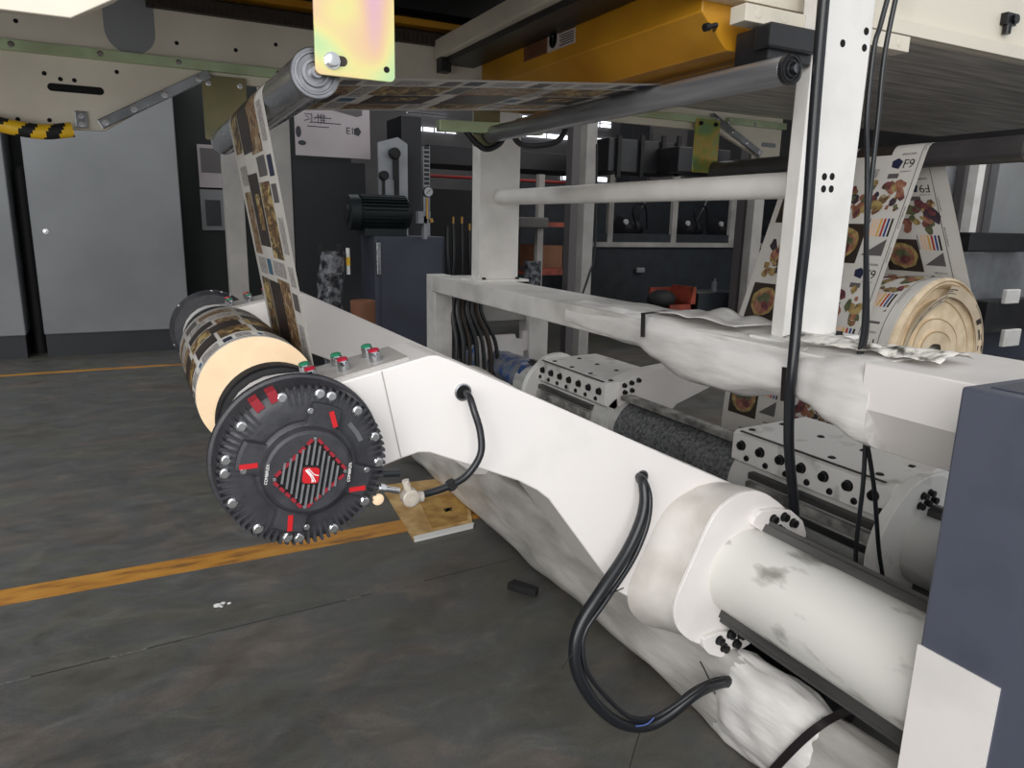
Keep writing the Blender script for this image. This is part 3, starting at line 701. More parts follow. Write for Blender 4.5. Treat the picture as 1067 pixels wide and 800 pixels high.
# ------------------------------------------------------------------ arms of the right stand
def arm2(y0,d,label,pl_off,poly):
    y=lambda v: y0+d*v
    root=thing('clamp_hub_arm',(2.4,y(.3),0),label,'machine arm','bolted hub arms of the right roll stand')
    mx=lambda x: 2*1.835-x
    # plate going out to the roll (mirror of the left arm, resting lower)
    m=MB(); m.prism([(x,y(pl_off),z) for x,z in poly],(0,d*.10,0)); m.build('arm_plate','white_paint',root,30,bevel=.003)
    # long hub block
    sec=[(2.09,.585),(2.09,.690),(2.11,.703),(2.50,.712),(2.50,.60),(2.36,.54),(2.2,.54)]
    m=MB(); m.prism([(x,y(.03),z) for x,z in sec],(0,d*.70,0)); m.mat(1); m.box((2.092,min(y(.06),y(.70)),.702),(2.107,max(y(.06),y(.70)),.7055)); hb=m.build('hub_block',['white_dirty','bolt_black'],root,30,bevel=.003)
    bolts(hb,[(2.09,y(.09+i*.098),.650) for i in range(7)],(-1,0,0),.0165,.016)
    bolts(hb,[(2.09,y(.06+i*.098),.605) for i in range(7)],(-1,0,0),.010,.009,name='small_bolt')
    bolts(hb,[(2.15,y(.12+i*.19),.7035) for i in range(4)]+[(2.32,y(.12+i*.19),.7075) for i in range(4)],(0,0,1),.012,.006,name='top_bolt')
    for za,zb_,xa,mt_ in ((.535,.560,2.075,'rail_dark'),(.49,.525,2.065,'rack_grey'),(.45,.475,2.07,'rail_dark')):
        m=MB(); m.box((xa,min(y(.06),y(.62)),za),(2.2,max(y(.06),y(.62)),zb_)); m.build('rail_strip',mt_,root,0,bevel=.002)
    if d<0: bolts(root,[(2.20,y(pl_off+.10),.685),(2.245,y(pl_off+.10),.695),(2.29,y(pl_off+.10),.705),(2.205,y(pl_off+.10),.648),(2.25,y(pl_off+.10),.655)],(0,-1,0),.011,.016,name='plate_bolt')
    # lower body of the hub round the tube
    m=MB(); m.lathe((TX,y(.03),TZ),(0,d,0),[(0,.16),(.70,.16)],48); m.build('hub_body','pipe_grey',root)
    # end plate: disc with two bolted ears
    pl=[]
    for i in range(60):
        a=math.radians(i*6); r=.245
        for c0 in (99,-88):
            dd=abs((i*6-c0+180)%360-180)
            if dd<16: r=.256
            elif dd<28: r=.256-(dd-16)/12*.011
        pl.append((TX+r*math.cos(a),TZ+r*math.sin(a)))
    m=MB(); m.prism([(x,y(-.01),z) for x,z in pl],(0,d*.04,0)); ep=m.build('end_plate','white_dirty',root,30,bevel=.003)
    for c0 in (99,-88):
        a=math.radians(c0); c=V((TX+.180*math.cos(a),y(-.01),TZ+.180*math.sin(a))); e=V((-math.sin(a),0,math.cos(a))); f=V((math.cos(a),0,math.sin(a)))
        bolts(ep,[c+e*s_*.034+f*t_ for s_,t_ in ((-1,-.012),(0,-.012),(1,-.012),(-.5,.018),(.5,.018))],(0,-d,0),.011,.018)
    return root
arm2(1.335,1,'near bolted hub and arm on the right pivot shaft under the wrapped beam',.05,[(2.30,.705),(2.62,.80),(2.95,.92),(3.20,1.0),(3.30,.98),(3.32,.9),(3.22,.80),(3.02,.78),(2.80,.66),(2.62,.46),(2.45,.33),(2.3,.32)])
arm2(3.70,-1,'far bolted hub and arm on the right pivot shaft beside the blue wrapping',.64,[(2.16,.66),(2.18,.705),(2.30,.74),(2.36,.75),(2.60,.77),(3.0,.84),(3.2,.84),(3.2,.72),(2.9,.66),(2.56,.55),(2.35,.36),(2.2,.33)])
# dark box under the shafts and its green block
m=MB(); m.box((1.80,1.30,.0),(2.02,3.9,.40)); o=m.build('cable_trough','charcoal',None,0,bevel=.01); tag(o,'long dark cable trough on the floor between both shafts','cable trough')
m=MB(); m.box((1.90,1.72,.40),(1.98,1.86,.50)); m.box((1.91,1.73,.50),(1.97,1.85,.53)); o=m.build('junction_block','teal_dark',None,0,bevel=.004); tag(o,'small green block standing on the cable trough','junction block')
# ------------------------------------------------------------------ upper cross beam
bm_=thing('cross_beam',(1.83,2.8,1.04),'long white horizontal beam partly bundled in film, carrying both posts','beam')
m=MB(); m.box((1.70,.84,1.045),(2.03,4.40,1.148)); m.build('beam_tube','beam_paint',bm_,30,bevel=.006)
m=MB(); m.prism([(1.655,.775,1.165),(1.655,.775,1.045),(1.765,.775,.913),(2.1,.775,.913),(2.1,.775,1.165)],(0,.43,0)); m.build('end_box','white_paint',bm_,30,bevel=.004)
def wrap(secs,mt,name,parent,label=None,amp=.012,n=40,seed=0,pw=3.2,fr=7):
    """secs: (y,x0,x1,z0,z1) super-ellipse sections along Y, wrinkled"""
    ys=[s[0] for s in secs]; rings=[]; N=int(abs(ys[-1]-ys[0])/.02)+2
    for i in range(N):
        y=ys[0]+(ys[-1]-ys[0])*i/(N-1)
        j=max(k for k in range(len(ys)) if (ys[k]<=y if ys[-1]>ys[0] else ys[k]>=y)); j=min(j,len(ys)-2)
        t=(y-ys[j])/(ys[j+1]-ys[j]); t=t*t*(3-2*t)
        x0,x1,z0,z1=[secs[j][k]+(secs[j+1][k]-secs[j][k])*t for k in range(1,5)]
        ring=[]
        for k in range(n):
            a=2*PI*k/n; c,s_=math.cos(a),math.sin(a)
            ex=abs(c)**(2/pw)*(1 if c>0 else -1); ez=abs(s_)**(2/pw)*(1 if s_>0 else -1)
            q=noise.noise(V((c*1.6+seed,y*fr*.5,s_*1.6)))*amp*1.4+noise.noise(V((c*4+seed,y*fr,s_*4)))*amp*.7
            ring.append(V(((x0+x1)/2+(x1-x0)/2*ex+c*q,y,(z0+z1)/2+(z1-z0)/2*ez+s_*q)))
        rings.append(ring)
    m=MB(); m.loft(rings); o=m.build(name,mt,parent,70)
    if label: o['label']=label
    return o
wrap([(2.75,1.694,2.03,1.035,1.158),(2.45,1.690,2.035,1.03,1.165),(2.25,1.685,2.04,1.02,1.168),(2.10,1.675,2.05,.985,1.172),(1.95,1.670,2.05,.945,1.168),(1.75,1.672,2.05,.945,1.165),(1.55,1.675,2.05,.985,1.160),(1.46,1.683,2.04,1.0,1.155)],'film','film_wrap',bm_,'translucent white film bundled round the middle of the beam',.008,seed=2)
wrap([(1.47,1.683,2.04,1.0,1.158),(1.40,1.665,2.06,.985,1.165),(1.30,1.650,2.08,.945,1.172),(1.22,1.645,2.1,.915,1.176),(1.18,1.65,2.1,.915,1.17)],'film','film_wrap',bm_,'film sleeve gathered against the box end of the beam',.008,seed=5)
m=MB(); 
for y,x,zz0,zz1 in ((2.14,1.663,1.09,1.176),(1.462,1.668,1.0,1.10)):
    m.bar((x,y,zz0),(x+.004,y+.01,zz1),.022,.004,(-1,0,0))
m.bar((1.665,2.15,1.176),(1.80,2.18,1.178),.02,.004)
m.build('tape_band','black_tape',bm_,0)
# torn film lying on the beam
def sheet(fn,nu,nv,name,mt,label,cat):
    m=MB(); P=[];Fc=[]
    for i in range(nu+1):
        for j in range(nv+1): P.append(V(fn(i/nu,j/nv)))
    for i in range(nu):
        for j in range(nv):
            a=i*(nv+1)+j; Fc.append((a,a+nv+1,a+nv+2,a+1))
    m.add(P,Fc); o=m.build(name,mt,None,80); tag(o,label,cat); s_=o.modifiers.new('thick','SOLIDIFY'); s_.thickness=.001; return o
def tornf(u,v):
    y=1.52-u*.46; x=1.70+v*(.13+.03*math.sin(u*9)); return (x+.04*u,y,1.176+.012*noise.noise(V((u*9,v*4,1)))+.022*max(0,math.sin(v*PI))*(.4+.6*u)+.004)
sheet(tornf,30,12,'torn_film','torn_film','crumpled dirty film scraps lying on the beam below the near post','film scrap')
def curl(u,v):
    y=2.16-u*.42; x=1.72+v*.2; return (x,y,1.178+.035*math.sin(u*PI)*(.3+v*.5)*abs(math.sin(u*7+v*2))+.003)
sheet(curl,24,8,'film_flap','film','loose curled film flap on top of the wrapped beam','film scrap')
# posts
def post(y0,y1,x0,x1,z0,z1,label,name='post'):
    root=thing(name,((x0+x1)/2,(y0+y1)/2,z0),label,'post','white posts standing on the cross beam')
    m=MB(); m.box((x0,y0,z0+.012),(x1,y1,z1)); m.build('post_tube','post_paint',root,30,bevel=.005)
    m=MB(); m.box((x0-.05,y0-.05,z0),(x1+.05,y1+.04,z0+.014)); bp=m.build('base_plate','post_paint',root,30,bevel=.002)
    bolts(bp,[(x0+.02,y0-.028,z0+.014),(x1-.02,y0-.028,z0+.014)],(0,0,1),.011,.014)
    return root
pn=post(1.60,1.655,1.795,2.036,1.148,2.30,'near white post with bolt holes on the beam, behind the hanging black cable')
def holes(root,pts,y,r=.011):
    o0=None
    for x,z in pts:
        if o0 is None:
            m=MB(); m.lathe((x,y+.001,z),(0,-1,0),[(0,r),(.0018,r),(.0019,r*.7)],16); o0=m.build('bolt_hole','hole_black',root,0); p0=V((x,0,z))
        else:
            o=o0.copy(); COL.objects.link(o); o.parent=root; o.location=V((x,0,z))-p0
holes(pn,[(1.814,2.080),(1.814,2.029),(1.912,2.034),(2.008,2.079),(2.008,2.033),(1.898,1.654),(1.932,1.656),(1.900,1.618),(1.934,1.619)],1.60)
pf=post(3.90,4.01,1.80,2.06,1.148,2.25,'far white post on the beam with the horizontal pipe meeting it')
m=MB(); m.lathe((1.93,1.70,1.635),(0,1,0),[(0,.043),(2.21,.043)],40); m.build('tie_pipe','post_paint',None); o=bpy.data.objects['tie_pipe']; tag(o,'white round tie pipe running between both posts','pipe')
# ------------------------------------------------------------------ side frame cabinet (right foreground)
sf=thing('side_frame',(1.9,.45,0),'dark blue grey side frame with white lower panel at the right edge','machine frame')
m=MB(); m.box((1.335,.10,.0),(2.45,.768,1.222)); m.build('frame_body','frame_blue',sf,30,bevel=.006)
m=MB(); m.box((1.3315,.612,.02),(1.337,.770,.692)); m.box((1.3335,.767,.02),(2.44,.7715,.692)); k=m.build('lower_panel','white_paint',sf,30); k['label']='white painted lower panel'
m=MB(); m.box((1.37,.14,1.222),(2.42,.735,1.225)); m.build('top_sheet','cab_blue',sf,0)
# far frame
ff=thing('side_frame',(1.9,4.6,0),'white far side frame with bracket behind the blue wrapped shaft end','machine frame')
m=MB(); m.box((1.72,4.40,0),(1.84,4.56,1.148)); m.build('upright','beam_paint',ff,30,bevel=.004)
m=MB(); m.box((2.45,4.44,0),(2.6,4.60,.9)); m.build('upright','beam_paint',ff,30,bevel=.004)
m=MB(); m.box((1.82,4.5,.82),(2.45,4.62,.985)); m.build('cross_member','grey_white',ff,30,bevel=.004)
m=MB(); m.prism([(2.05,4.47,.40),(2.05,4.47,.72),(2.35,4.47,.725),(2.36,4.47,.69),(2.41,4.47,.69),(2.41,4.47,.74),(2.54,4.47,.76),(2.58,4.47,.73),(2.57,4.47,.68),(2.50,4.47,.62),(2.42,4.47,.60),(2.42,4.47,.40)],(0,.03,0)); m.mat(1); m.cyl((2.53,4.468,.715),(2.53,4.471,.715),.02); m.build('bracket',['white_paint','hole_black'],ff,30)
# hoses hanging at far frame
hz=thing('hose_bundle',(1.95,4.40,.4),'bundle of black hoses hanging in front of the far frame','hoses')
for i in range(7):
    x=1.86+i*.036; p=[(x,4.43,1.06),(x-.02,4.41,.9),(x+.0+.012*i,4.38,.7),(x+.02*i-.02,4.36,.45)]
    MB().tube(p,.014+.004*(i%2),8).build('hose',['rubber','rubber','brown_dark'][i%3],hz)
# ------------------------------------------------------------------ lower wrapped beam on the floor
lb=thing('wrapped_floor_beam',(1.53,2.3,0),'long grimy film wrapped beam lying on the floor below the near arm','wrapped beam')
wrap([(4.3,1.46,1.62,.02,.28),(4.0,1.43,1.64,.0,.31),(3.2,1.42,1.64,.0,.32),(2.6,1.425,1.64,.0,.31),(2.1,1.42,1.64,.0,.31),(1.7,1.425,1.63,.0,.295),(1.50,1.43,1.575,.0,.285),(1.38,1.425,1.555,.0,.28),(1.24,1.43,1.55,.0,.272),(1.16,1.44,1.545,.01,.262),(1.0,1.435,1.55,.0,.275),(.79,1.44,1.56,.0,.28)],'film_low','film_wrap',lb,None,.011,seed=11,pw=2.7,fr=6)
rg=[]
for k in range(32):
    a=2*PI*k/32; c,s_=math.cos(a),math.sin(a); f=lambda q: abs(q)**(2/2.7)*(1 if q>0 else -1)
    rg.append((1.494+.090*f(c),.140+.160*f(s_)))
wrap([(1.40,1.435,1.545,.004,.272),(1.34,1.42,1.562,.002,.290),(1.22,1.416,1.565,.001,.288),(1.14,1.42,1.562,.001,.282),(1.07,1.43,1.555,.004,.270),(1.03,1.45,1.54,.012,.25)],'film','film_wrap',lb,'whiter crumpled film sleeve near the tape band',.013,seed=31,pw=2.6,fr=11,n=64)
m=MB(); m.loft([[V((x,1.03+(.32-z)*.5,max(z,.002))) for x,z in rg],[V((x,1.005+(.32-z)*.5,max(z,.002))) for x,z in rg]],False); m.build('tape_band','black_tape',lb,60)
# ------------------------------------------------------------------ gantry side plates
def poly3(pts,y): return [(x,y,z) for x,z in pts]
near=thing('gantry_side_plate',(1.8,1.62,2.0),'near cream gantry side plate overhead with clamp bars beside the near post','gantry plate','gantry side plates')
m=MB(); m.prism(poly3([(-1.6,2.9),(-1.6,1.858),(-.07,1.862),(.005,1.905),(.28,2.128),(3.6,2.128),(3.85,1.86),(5,1.86),(5,2.9)],1.725),(0,.03,0)); m.build('plate','cream_paint',near,20,bevel=.002)
m=MB(); m.box((1.40,1.695,2.128),(3.58,1.725,2.172)); m.build('edge_strip','cream_paint',near,0,bevel=.002)
for x0,x1,bl in ((1.56,1.794,(1.61,1.71)),(2.043,2.27,(2.12,2.22))):
    m=MB(); m.box((x0,1.64,2.058),(x1,1.70,2.104)); cb=m.build('clamp_bar','cream_paint',near,0,bevel=.002)
    bolts(cb,[(x,1.64,2.081) for x in bl],(0,-1,0),.011,.003,'cream_paint')
m=MB(); m.box((2.87,1.70,2.235),(2.93,1.724,2.275)); m.cyl((2.895,1.71,2.205),(2.895,1.71,2.24),.014); m.cyl((2.915,1.69,2.255),(2.915,1.724,2.255),.016); m.build('cable_clip','bolt_black',near,30)
YF=3.35
farp=thing('gantry_side_plate',(1.8,YF,2.0),'far cream gantry side plate with green zinc strip behind the hanging web','gantry plate','gantry side plates')
zb=1.805
m=MB(); m.prism(poly3([(-2.2,2.28),(-2.2,1.83),(-.40,1.815),(-.22,1.805),(-.06,1.81),(.28,2.03),(3.02,2.03),(3.06,2.03),(3.42,1.90),(3.56,1.90),(3.56,2.28)],YF),(0,.03,0)); m.build('plate','cream_paint',farp,20,bevel=.002)
m=MB(); m.prism(poly3([(-2.2,2.7),(-2.2,2.28),(3.56,2.28),(3.56,2.7)],YF+.05),(0,.03,0)); m.build('upper_plate','brown_dark',farp,0)
m=MB(); m.box((-.40,YF-.035,2.065),(3.0,YF,2.10)); m.box((3.10,YF-.035,2.075),(3.56,YF,2.11)); gs=m.build('zinc_strip','green_zinc',farp,0,bevel=.001)
bolts(gs,[(x,YF-.035,2.083) for x in (-.33,-.05,.22,.6,1.6,2.4,3.1,3.3)],(0,-1,0),.009,.004,'bolt_silver')
for p,q in (((-.075,1.83),(.33,2.055)),((3.385,1.925),(2.985,2.11))):
    m=MB(); m.bar((p[0],YF-.012,p[1]),(q[0],YF-.012,q[1]),.024,.036,(0,0,1)); ds=m.build('diagonal_strip','steel',farp,0,bevel=.002)
    bolts(ds,[(p[0]+(q[0]-p[0])*t,YF-.024,p[1]+(q[1]-p[1])*t) for t in (.05,.3,.58,.9)],(0,-1,0),.010,.006,'bolt_silver')
def slot(x0,x1,z0,z1,mt,name,y=YF,tilt=0):
    m=MB(); m.prism([(x,y,z) for x,z in rrect(x0,x1,z0,z1,(z1-z0)/2*.999,8)] if (x1-x0)>(z1-z0) else [(x,y,z) for x,z in rrect(x0,x1,z0,z1,(x1-x0)/2*.999,8)],(0,-.002,0)); return m.build(name,mt,farp,0)
slot(-.235,-.05,1.94,1.968,'hole_black','slot'); slot(3.40,3.52,1.97,1.995,'panel_grey','slot')
slot(-.03,.145,2.098,2.42,'panel_grey','oval_cover'); slot(3.22,3.375,2.145,2.42,'cream_paint','oval_cover')
m=MB(); m.box((.12,YF-.03,2.275),(2.8,YF+.02,2.325))
for i in range(120): m.box((.13+i*.0222,YF-.036,2.277),(.141+i*.0222,YF-.03,2.312))
m.build('toothed_belt','brown_dark',farp,0)
m=MB(); m.box((.12,YF-.05,2.345),(2.8,YF+.02,2.372)); m.build('yellow_rail','yellow_paint',farp,0)
m=MB(); m.box((.12,YF-.08,2.40),(2.8,YF+.02,2.62)); m.build('cable_tray','black_metal',farp,0)
holes_pts=[(-.24,2.0),(-.19,1.985),(-.145,1.985),(.0,2.03),(-.34,1.83),(-.24,1.835),(.22,2.16),(.44,2.16),(.6,2.2),(2.7,2.17),(2.9,2.17),(3.0,2.16),(-.31,2.17)]
holes(farp,holes_pts,YF,.008)
m=MB(); m.box((-.155,YF-.012,1.815),(-.115,YF,1.875)); hb=m.build('hose_clamp','steel',farp,0,bevel=.002); bolts(hb,[(-.135,YF-.012,1.83),(-.135,YF-.012,1.86)],(0,-1,0),.009,.005,'bolt_silver')
# roof of the gantry
m=MB(); m.box((-1.6,1.76,2.62),(1.85,3.4,2.66)); o=m.build('gantry_roof_sheet','brown_dark',None,0); tag(o,'dark underside sheet closing the gantry above the yellow carriage','sheet metal')
m=MB(); m.box((2.06,1.76,2.135),(5,3.33,2.16)); o=m.build('gantry_deck_sheet','dark_sheet',None,0); tag(o,'dark glossy underside sheet of the gantry at upper right','sheet metal')
# yellow carriage
yc=thing('carriage_beam',(1.48,2.4,2.0),'yellow painted carriage beam with warning labels above the web','carriage')
m=MB(); m.prism([(1.505,1.757,2.10),(1.505,1.757,2.26),(1.80,1.757,2.26),(1.80,1.757,2.01),(1.61,1.757,2.007)],(0,1.50,0)); m.build('beam_cover','yellow_paint',yc,30,bevel=.004)
m=MB(); m.box((1.62,1.60,1.955),(1.79,1.735,2.05)); m.box((1.60,1.58,1.985),(1.785,1.64,2.05)); m.build('end_block','black_metal',yc,0,bevel=.006)
m=MB(); m.cyl((1.512,1.70,2.052),(1.478,1.70,2.042),.007); m.cyl((1.485,1.70,2.044),(1.470,1.70,2.040),.011); m.cyl((1.512,1.70,2.052),(1.55,1.75,2.055),.006); m.build('lock_knob','bolt_black',yc)
def lab(y0,y1,mt,z0=2.146,z1=2.226):
    m=MB(); m.box((1.5035,y0,z0),(1.5055,y1,z1)); return m.build('warning_label',mt,yc,0)
lab(2.645,2.84,'label_brown'); lab(2.56,2.643,'label_pale')
m=MB(); m.box((1.5035,2.44,2.198),(1.5055,2.558,2.226)); m.mat(1); m.box((1.5035,2.44,2.146),(1.5055,2.558,2.198)); m.build('warning_label',['label_brown','label_pale'],yc,0)
m=MB()
for i in range(5): m.box((1.5022,2.45,2.153+i*.0085),(1.5035,2.55-.012*(i%2),2.1565+i*.0085))
m.lathe((1.5035,2.60,2.186),(-1,0,0),[(0,.030),(.001,.030),(.001,.025),(0,.025)],24); m.ball((1.5035,2.60,2.199),.008); m.box((1.5025,2.595,2.166),(1.5035,2.605,2.194))
for i in range(7): m.box((1.5022,2.66,2.155+i*.0095),(1.5035,2.825-.02*(i%3),2.158+i*.0095))
m.build('label_print','ink_black',yc,0)
m=MB(); m.box((1.30,1.76,2.222),(1.34,3.33,2.298)); m.mat(1); m.box((1.34,1.76,2.20),(1.50,3.33,2.29)); m.box((1.31,3.27,2.16),(1.36,3.33,2.22)); o=m.build('cross_rail',['cream_paint','black_metal'],None,0,bevel=.003); tag(o,'cream cross rail beside the yellow carriage beam','rail')
# zinc plates holding the rollers
def zplate(x0,x1,z0,z1,y,mt,label,bl,r=.012,slotx=None,bm_='bolt_silver',br_=.014,hole=None):
    root=thing('roller_plate',((x0+x1)/2,y,z0),label,'mounting plate','zinc plates holding the guide rollers')
    m=MB(); m.prism([(x,y,z) for x,z in rrect(x0,x1,z0,z1,r)],(0,.008,0)); m.build('plate',mt,root,20,bevel=.001)
    if slotx: m=MB(); m.prism([(x,y,z) for x,z in rrect(*slotx,(slotx[3]-slotx[2])/2.01,6)],(0,-.001,0)); m.build('slot','brown_dark',root,0)
    if hole: holes(root,[hole],y,.0065)
    bolts(root,[(x,y-.001,z) for x,z in bl],(0,-1,0),br_,.014,bm_)
    return root
zplate(.364,.534,1.788,2.10,1.60,'iridescent','large rainbow zinc plate hanging over the near end of the shiny roller',[(.398,1.817)],.012,(.385,.43,1.808,1.828),hole=(.515,1.812))
zplate(.30,.47,1.80,2.05,YF-.022,'olive_zinc','olive zinc plate holding the far end of the shiny roller',[(.325,2.02),(.445,2.02)],.01,br_=.009)
zplate(2.85,3.03,1.795,2.085,YF-.04,'zinc_patch','yellow green zinc plate on the far side holding the dark roller',[(2.885,2.06),(2.995,2.06)],.01,bm_='bolt_black',br_=.010)
zplate(1.50,1.64,1.85,2.05,YF-.022,'olive_zinc','olive zinc plate with rag at the far end of the long grey roller',[(1.52,2.03)],.01,br_=.008)
m=MB(); m.bar((1.30,YF-.06,1.925),(1.85,YF-.06,1.945),.05,.05); o=m.build('zinc_bracket','green_zinc',None,0,bevel=.004); tag(o,'green zinc bracket at the far end of the long grey roller','bracket')
for i,pts in enumerate((((482,126),(488,140),(505,155),(520,150),(527,138)),((532,136),(542,150),(560,152),(582,146),(593,126)))):
    m=MB(); m.tube([at(u,v,3.28) for u,v in pts],.014,10); o=m.build('looped_hose','rubber',None); tag(o,('black hose loop in front of the far post','black hose loop right of the far post')[i],'hose','hose loops below the web')
# striped bumper hose
pts=[(-.62,3.28,1.84),(-.45,3.28,1.812),(-.33,3.27,1.79),(-.25,3.27,1.785),(-.165,3.28,1.80)]
sp=smooth(pts,10); m=MB()
m.tube(pts,.027,14,10)
for i,f in enumerate(m.f):
    j=i//14; m.m[i]=1 if ((j+(i%14)*(10/14))%10)<4.6 else 0
o=m.build('bumper_hose',['warn_yellow','black_rough'],None,60); tag(o,'yellow and black striped bumper hose under the far plate at left','bumper hose')
# ------------------------------------------------------------------ cables
def cable(name,pts,r,label,cat='cable',group=None,mt='rubber',n=12):
    m=MB(); m.tube(pts,r,n,8); o=m.build(name,mt,None,60); return tag(o,label,cat,group)
hangers='black cables hanging by the near post'
cable('hanging_cable',[(1.62,1.71,2.8),(1.61,1.55,2.6),(1.605,1.42,2.3),(1.61,1.42,2.06),(1.632,1.43,1.80),(1.648,1.43,1.5),(1.66,1.44,1.3),(1.642,1.42,1.10),(1.655,1.43,1.02),(1.70,1.45,.85),(1.76,1.46,.66),(1.79,1.46,.50)],.0155,'thick black cable hanging straight down in front of the near post','cable',hangers)
m=MB(); m.tube([(1.70,1.71,2.75),(1.68,1.5,2.5),(1.655,1.28,2.2),(1.643,1.25,2.12),(1.617,1.25,1.98),(1.603,1.25,1.92),(1.607,1.25,1.77),(1.631,1.25,1.65),(1.66,1.25,1.48),(1.72,1.27,1.26),(1.73,1.28,1.17)],.006,10); m.tube([(1.72,1.71,2.75),(1.70,1.5,2.5),(1.675,1.28,2.2),(1.665,1.25,2.12),(1.650,1.255,1.92),(1.655,1.255,1.77),(1.66,1.255,1.6),(1.668,1.255,1.48),(1.735,1.27,1.25),(1.74,1.28,1.17)],.006,10)
o=m.build('hanging_cable','rubber',None,60); tag(o,'pair of thin black cables hanging right of the near post','cable',hangers)
cable('hanging_cable',[(1.75,1.24,.93),(1.765,1.24,.80),(1.785,1.25,.62),(1.82,1.26,.46),(1.87,1.3,.40)],.0062,'left thin cable hanging below the wrapped beam','cable',hangers)
cable('hanging_cable',[(1.75,1.235,.93),(1.81,1.235,.78),(1.89,1.25,.58),(1.955,1.26,.44),(1.97,1.28,.40)],.0062,'right thin cable hanging below the wrapped beam','cable',hangers)
# brake air hose with clear valve
ah=thing('air_hose',(.6,1.45,.88),'black air hose looping from the near arm to the brake valve','hose')
MB().tube([(.667,1.55,1.103),(.669,1.50,1.10),(.672,1.475,1.07),(.682,1.46,1.02),(.678,1.45,.97),(.645,1.45,.925),(.60,1.45,.905),(.545,1.45,.895),(.51,1.44,.900)],.0085,12,8).build('hose','rubber',ah,60)
m=MB(); m.tube([(.60,1.45,.915),(.61,1.45,.898)],.012,10,0); m.build('hose_tie','black_rough',ah)
m=MB(); m.cyl((.425,1.43,.935),(.475,1.435,.918),.007); m.lathe((.43,1.43,.934),(.95,0,-.3),[(0,.010),(.012,.010)],6); m.build('fitting','bolt_silver',ah)
m=MB(); m.cyl((.43,1.44,.962),(.478,1.44,.957),.008); m.build('fitting','rubber',ah)
m=MB(); m.ball((.498,1.43,.902),.019,14); m.cyl((.498,1.43,.905),(.488,1.43,.942),.008); m.lathe((.498,1.44,.902),(0,-1,0),[(0,.020),(.022,.020),(.026,.016),(.026,.010),(.030,.010)],20); m.cyl((.505,1.43,.90),(.528,1.43,.898),.012); k=m.build('valve','clear_plastic',ah); k['label']='clear plastic valve on the end of the hose'
m=MB(); m.lathe((.428,1.44,.905),(0,-1,0),[(0,.013),(.004,.013),(.006,.009)],18); m.build('plug','cream_paper',ah)
# big cable loop from arm to floor beam
cl=thing('cable_loop',(1.2,1.4,.1),'black cable bundle sagging from the near arm down to the floor beam','cable')
MB().tube([(1.212,1.56,.812),(1.205,1.53,.812),(1.197,1.5,.806),(1.192,1.48,.759),(1.169,1.465,.704),(1.115,1.45,.631),(1.022,1.43,.546),(.962,1.42,.482),(.938,1.41,.419),(.947,1.4,.343),(.997,1.39,.251),(1.073,1.38,.173),(1.156,1.37,.14),(1.23,1.36,.159),(1.314,1.35,.207),(1.398,1.345,.218),(1.46,1.34,.200),(1.49,1.335,.165)],lambda t:.012+.005*min(1,max(0,t-.05)*6),12,8).build('cable','rubber',cl,60)
MB().tube([(1.218,1.56,.806),(1.212,1.53,.806),(1.206,1.495,.80),(1.202,1.47,.761),(1.184,1.455,.695),(1.131,1.44,.612),(1.036,1.42,.526),(.970,1.41,.462),(.957,1.4,.408),(.971,1.39,.348),(1.024,1.38,.27),(1.099,1.365,.19),(1.171,1.355,.172),(1.235,1.345,.195),(1.318,1.335,.234),(1.40,1.33,.235)],.0075,8,8).build('thin_cable','rubber',cl,60)
for p,d in (((1.075,1.41,.555),(-.085,-.02,-.005)),((.945,1.40,.43),(-.05,0,-.055)),((1.14,1.37,.13),(-.075,-.05,-.08))):
    p,d=V(p),V(d); m=MB(); m.tube([p-d*.12,p,p+d*.5+V((0,0,.004)),p+d],.0016,6,4); m.build('cable_tie','black_rough',cl)
m=MB(); m.tube([(1.36,1.39,.27),(1.385,1.38,.22),(1.41,1.37,.16)],.0022,6,4); m.build('cable_tie','black_rough',cl)
m=MB(); m.tube([(1.115,1.36,.16),(1.14,1.345,.168),(1.16,1.34,.185)],.0025,6,4); m.build('blue_wire','ink_blue',cl)
# ------------------------------------------------------------------ floor items
fb=thing('packing_board',(1.25,3.45,0),'flat packing board with brown tape and white edge on the floor under the near arm','board')
m=MB(); m.prism([(1.075,3.03,0),(1.395,3.06,0),(1.66,3.75,0),(1.15,3.80,0)],(0,0,.010)); m.build('board','floor_board',fb,0)
m=MB(); m.prism([(1.075,3.028,0),(1.395,3.058,0),(1.42,3.10,0),(1.085,3.07,0)],(0,0,.012)); k=m.build('edge_strip','white_print',fb,0); k['label']='white strip along the front edge'
m=MB(); m.prism([(1.20,3.12,.010),(1.40,3.14,.010),(1.55,3.52,.010),(1.27,3.5,.010)],(0,0,.004)); m.mat(1); m.text('π',(1.36,3.3,.0145),(.97,.1,0),(.3,.9,0),.09); m.build('brown_tape',['tape_yellow','brown_dark'],fb,0)
m=MB(); m.prism([(1.272,2.44,0),(1.295,2.40,0),(1.345,2.33,0),(1.375,2.355,0),(1.315,2.46,0)],(0,0,.03)); o=m.build('rubber_block','black_rough',None,0,bevel=.003); tag(o,'small black angled block on the floor beside the wrapped beam','block')
m=MB()
for x,y,r in ((.178,2.80,.013),(.200,2.812,.009),(.222,2.803,.007),(.192,2.79,.006)): m.ball((x,y,r*.5),r,7,(1.3,.9,.55))
o=m.build('paper_scrap','white_print',None); tag(o,'tiny white paper scrap on the bare floor left of the brake','litter')
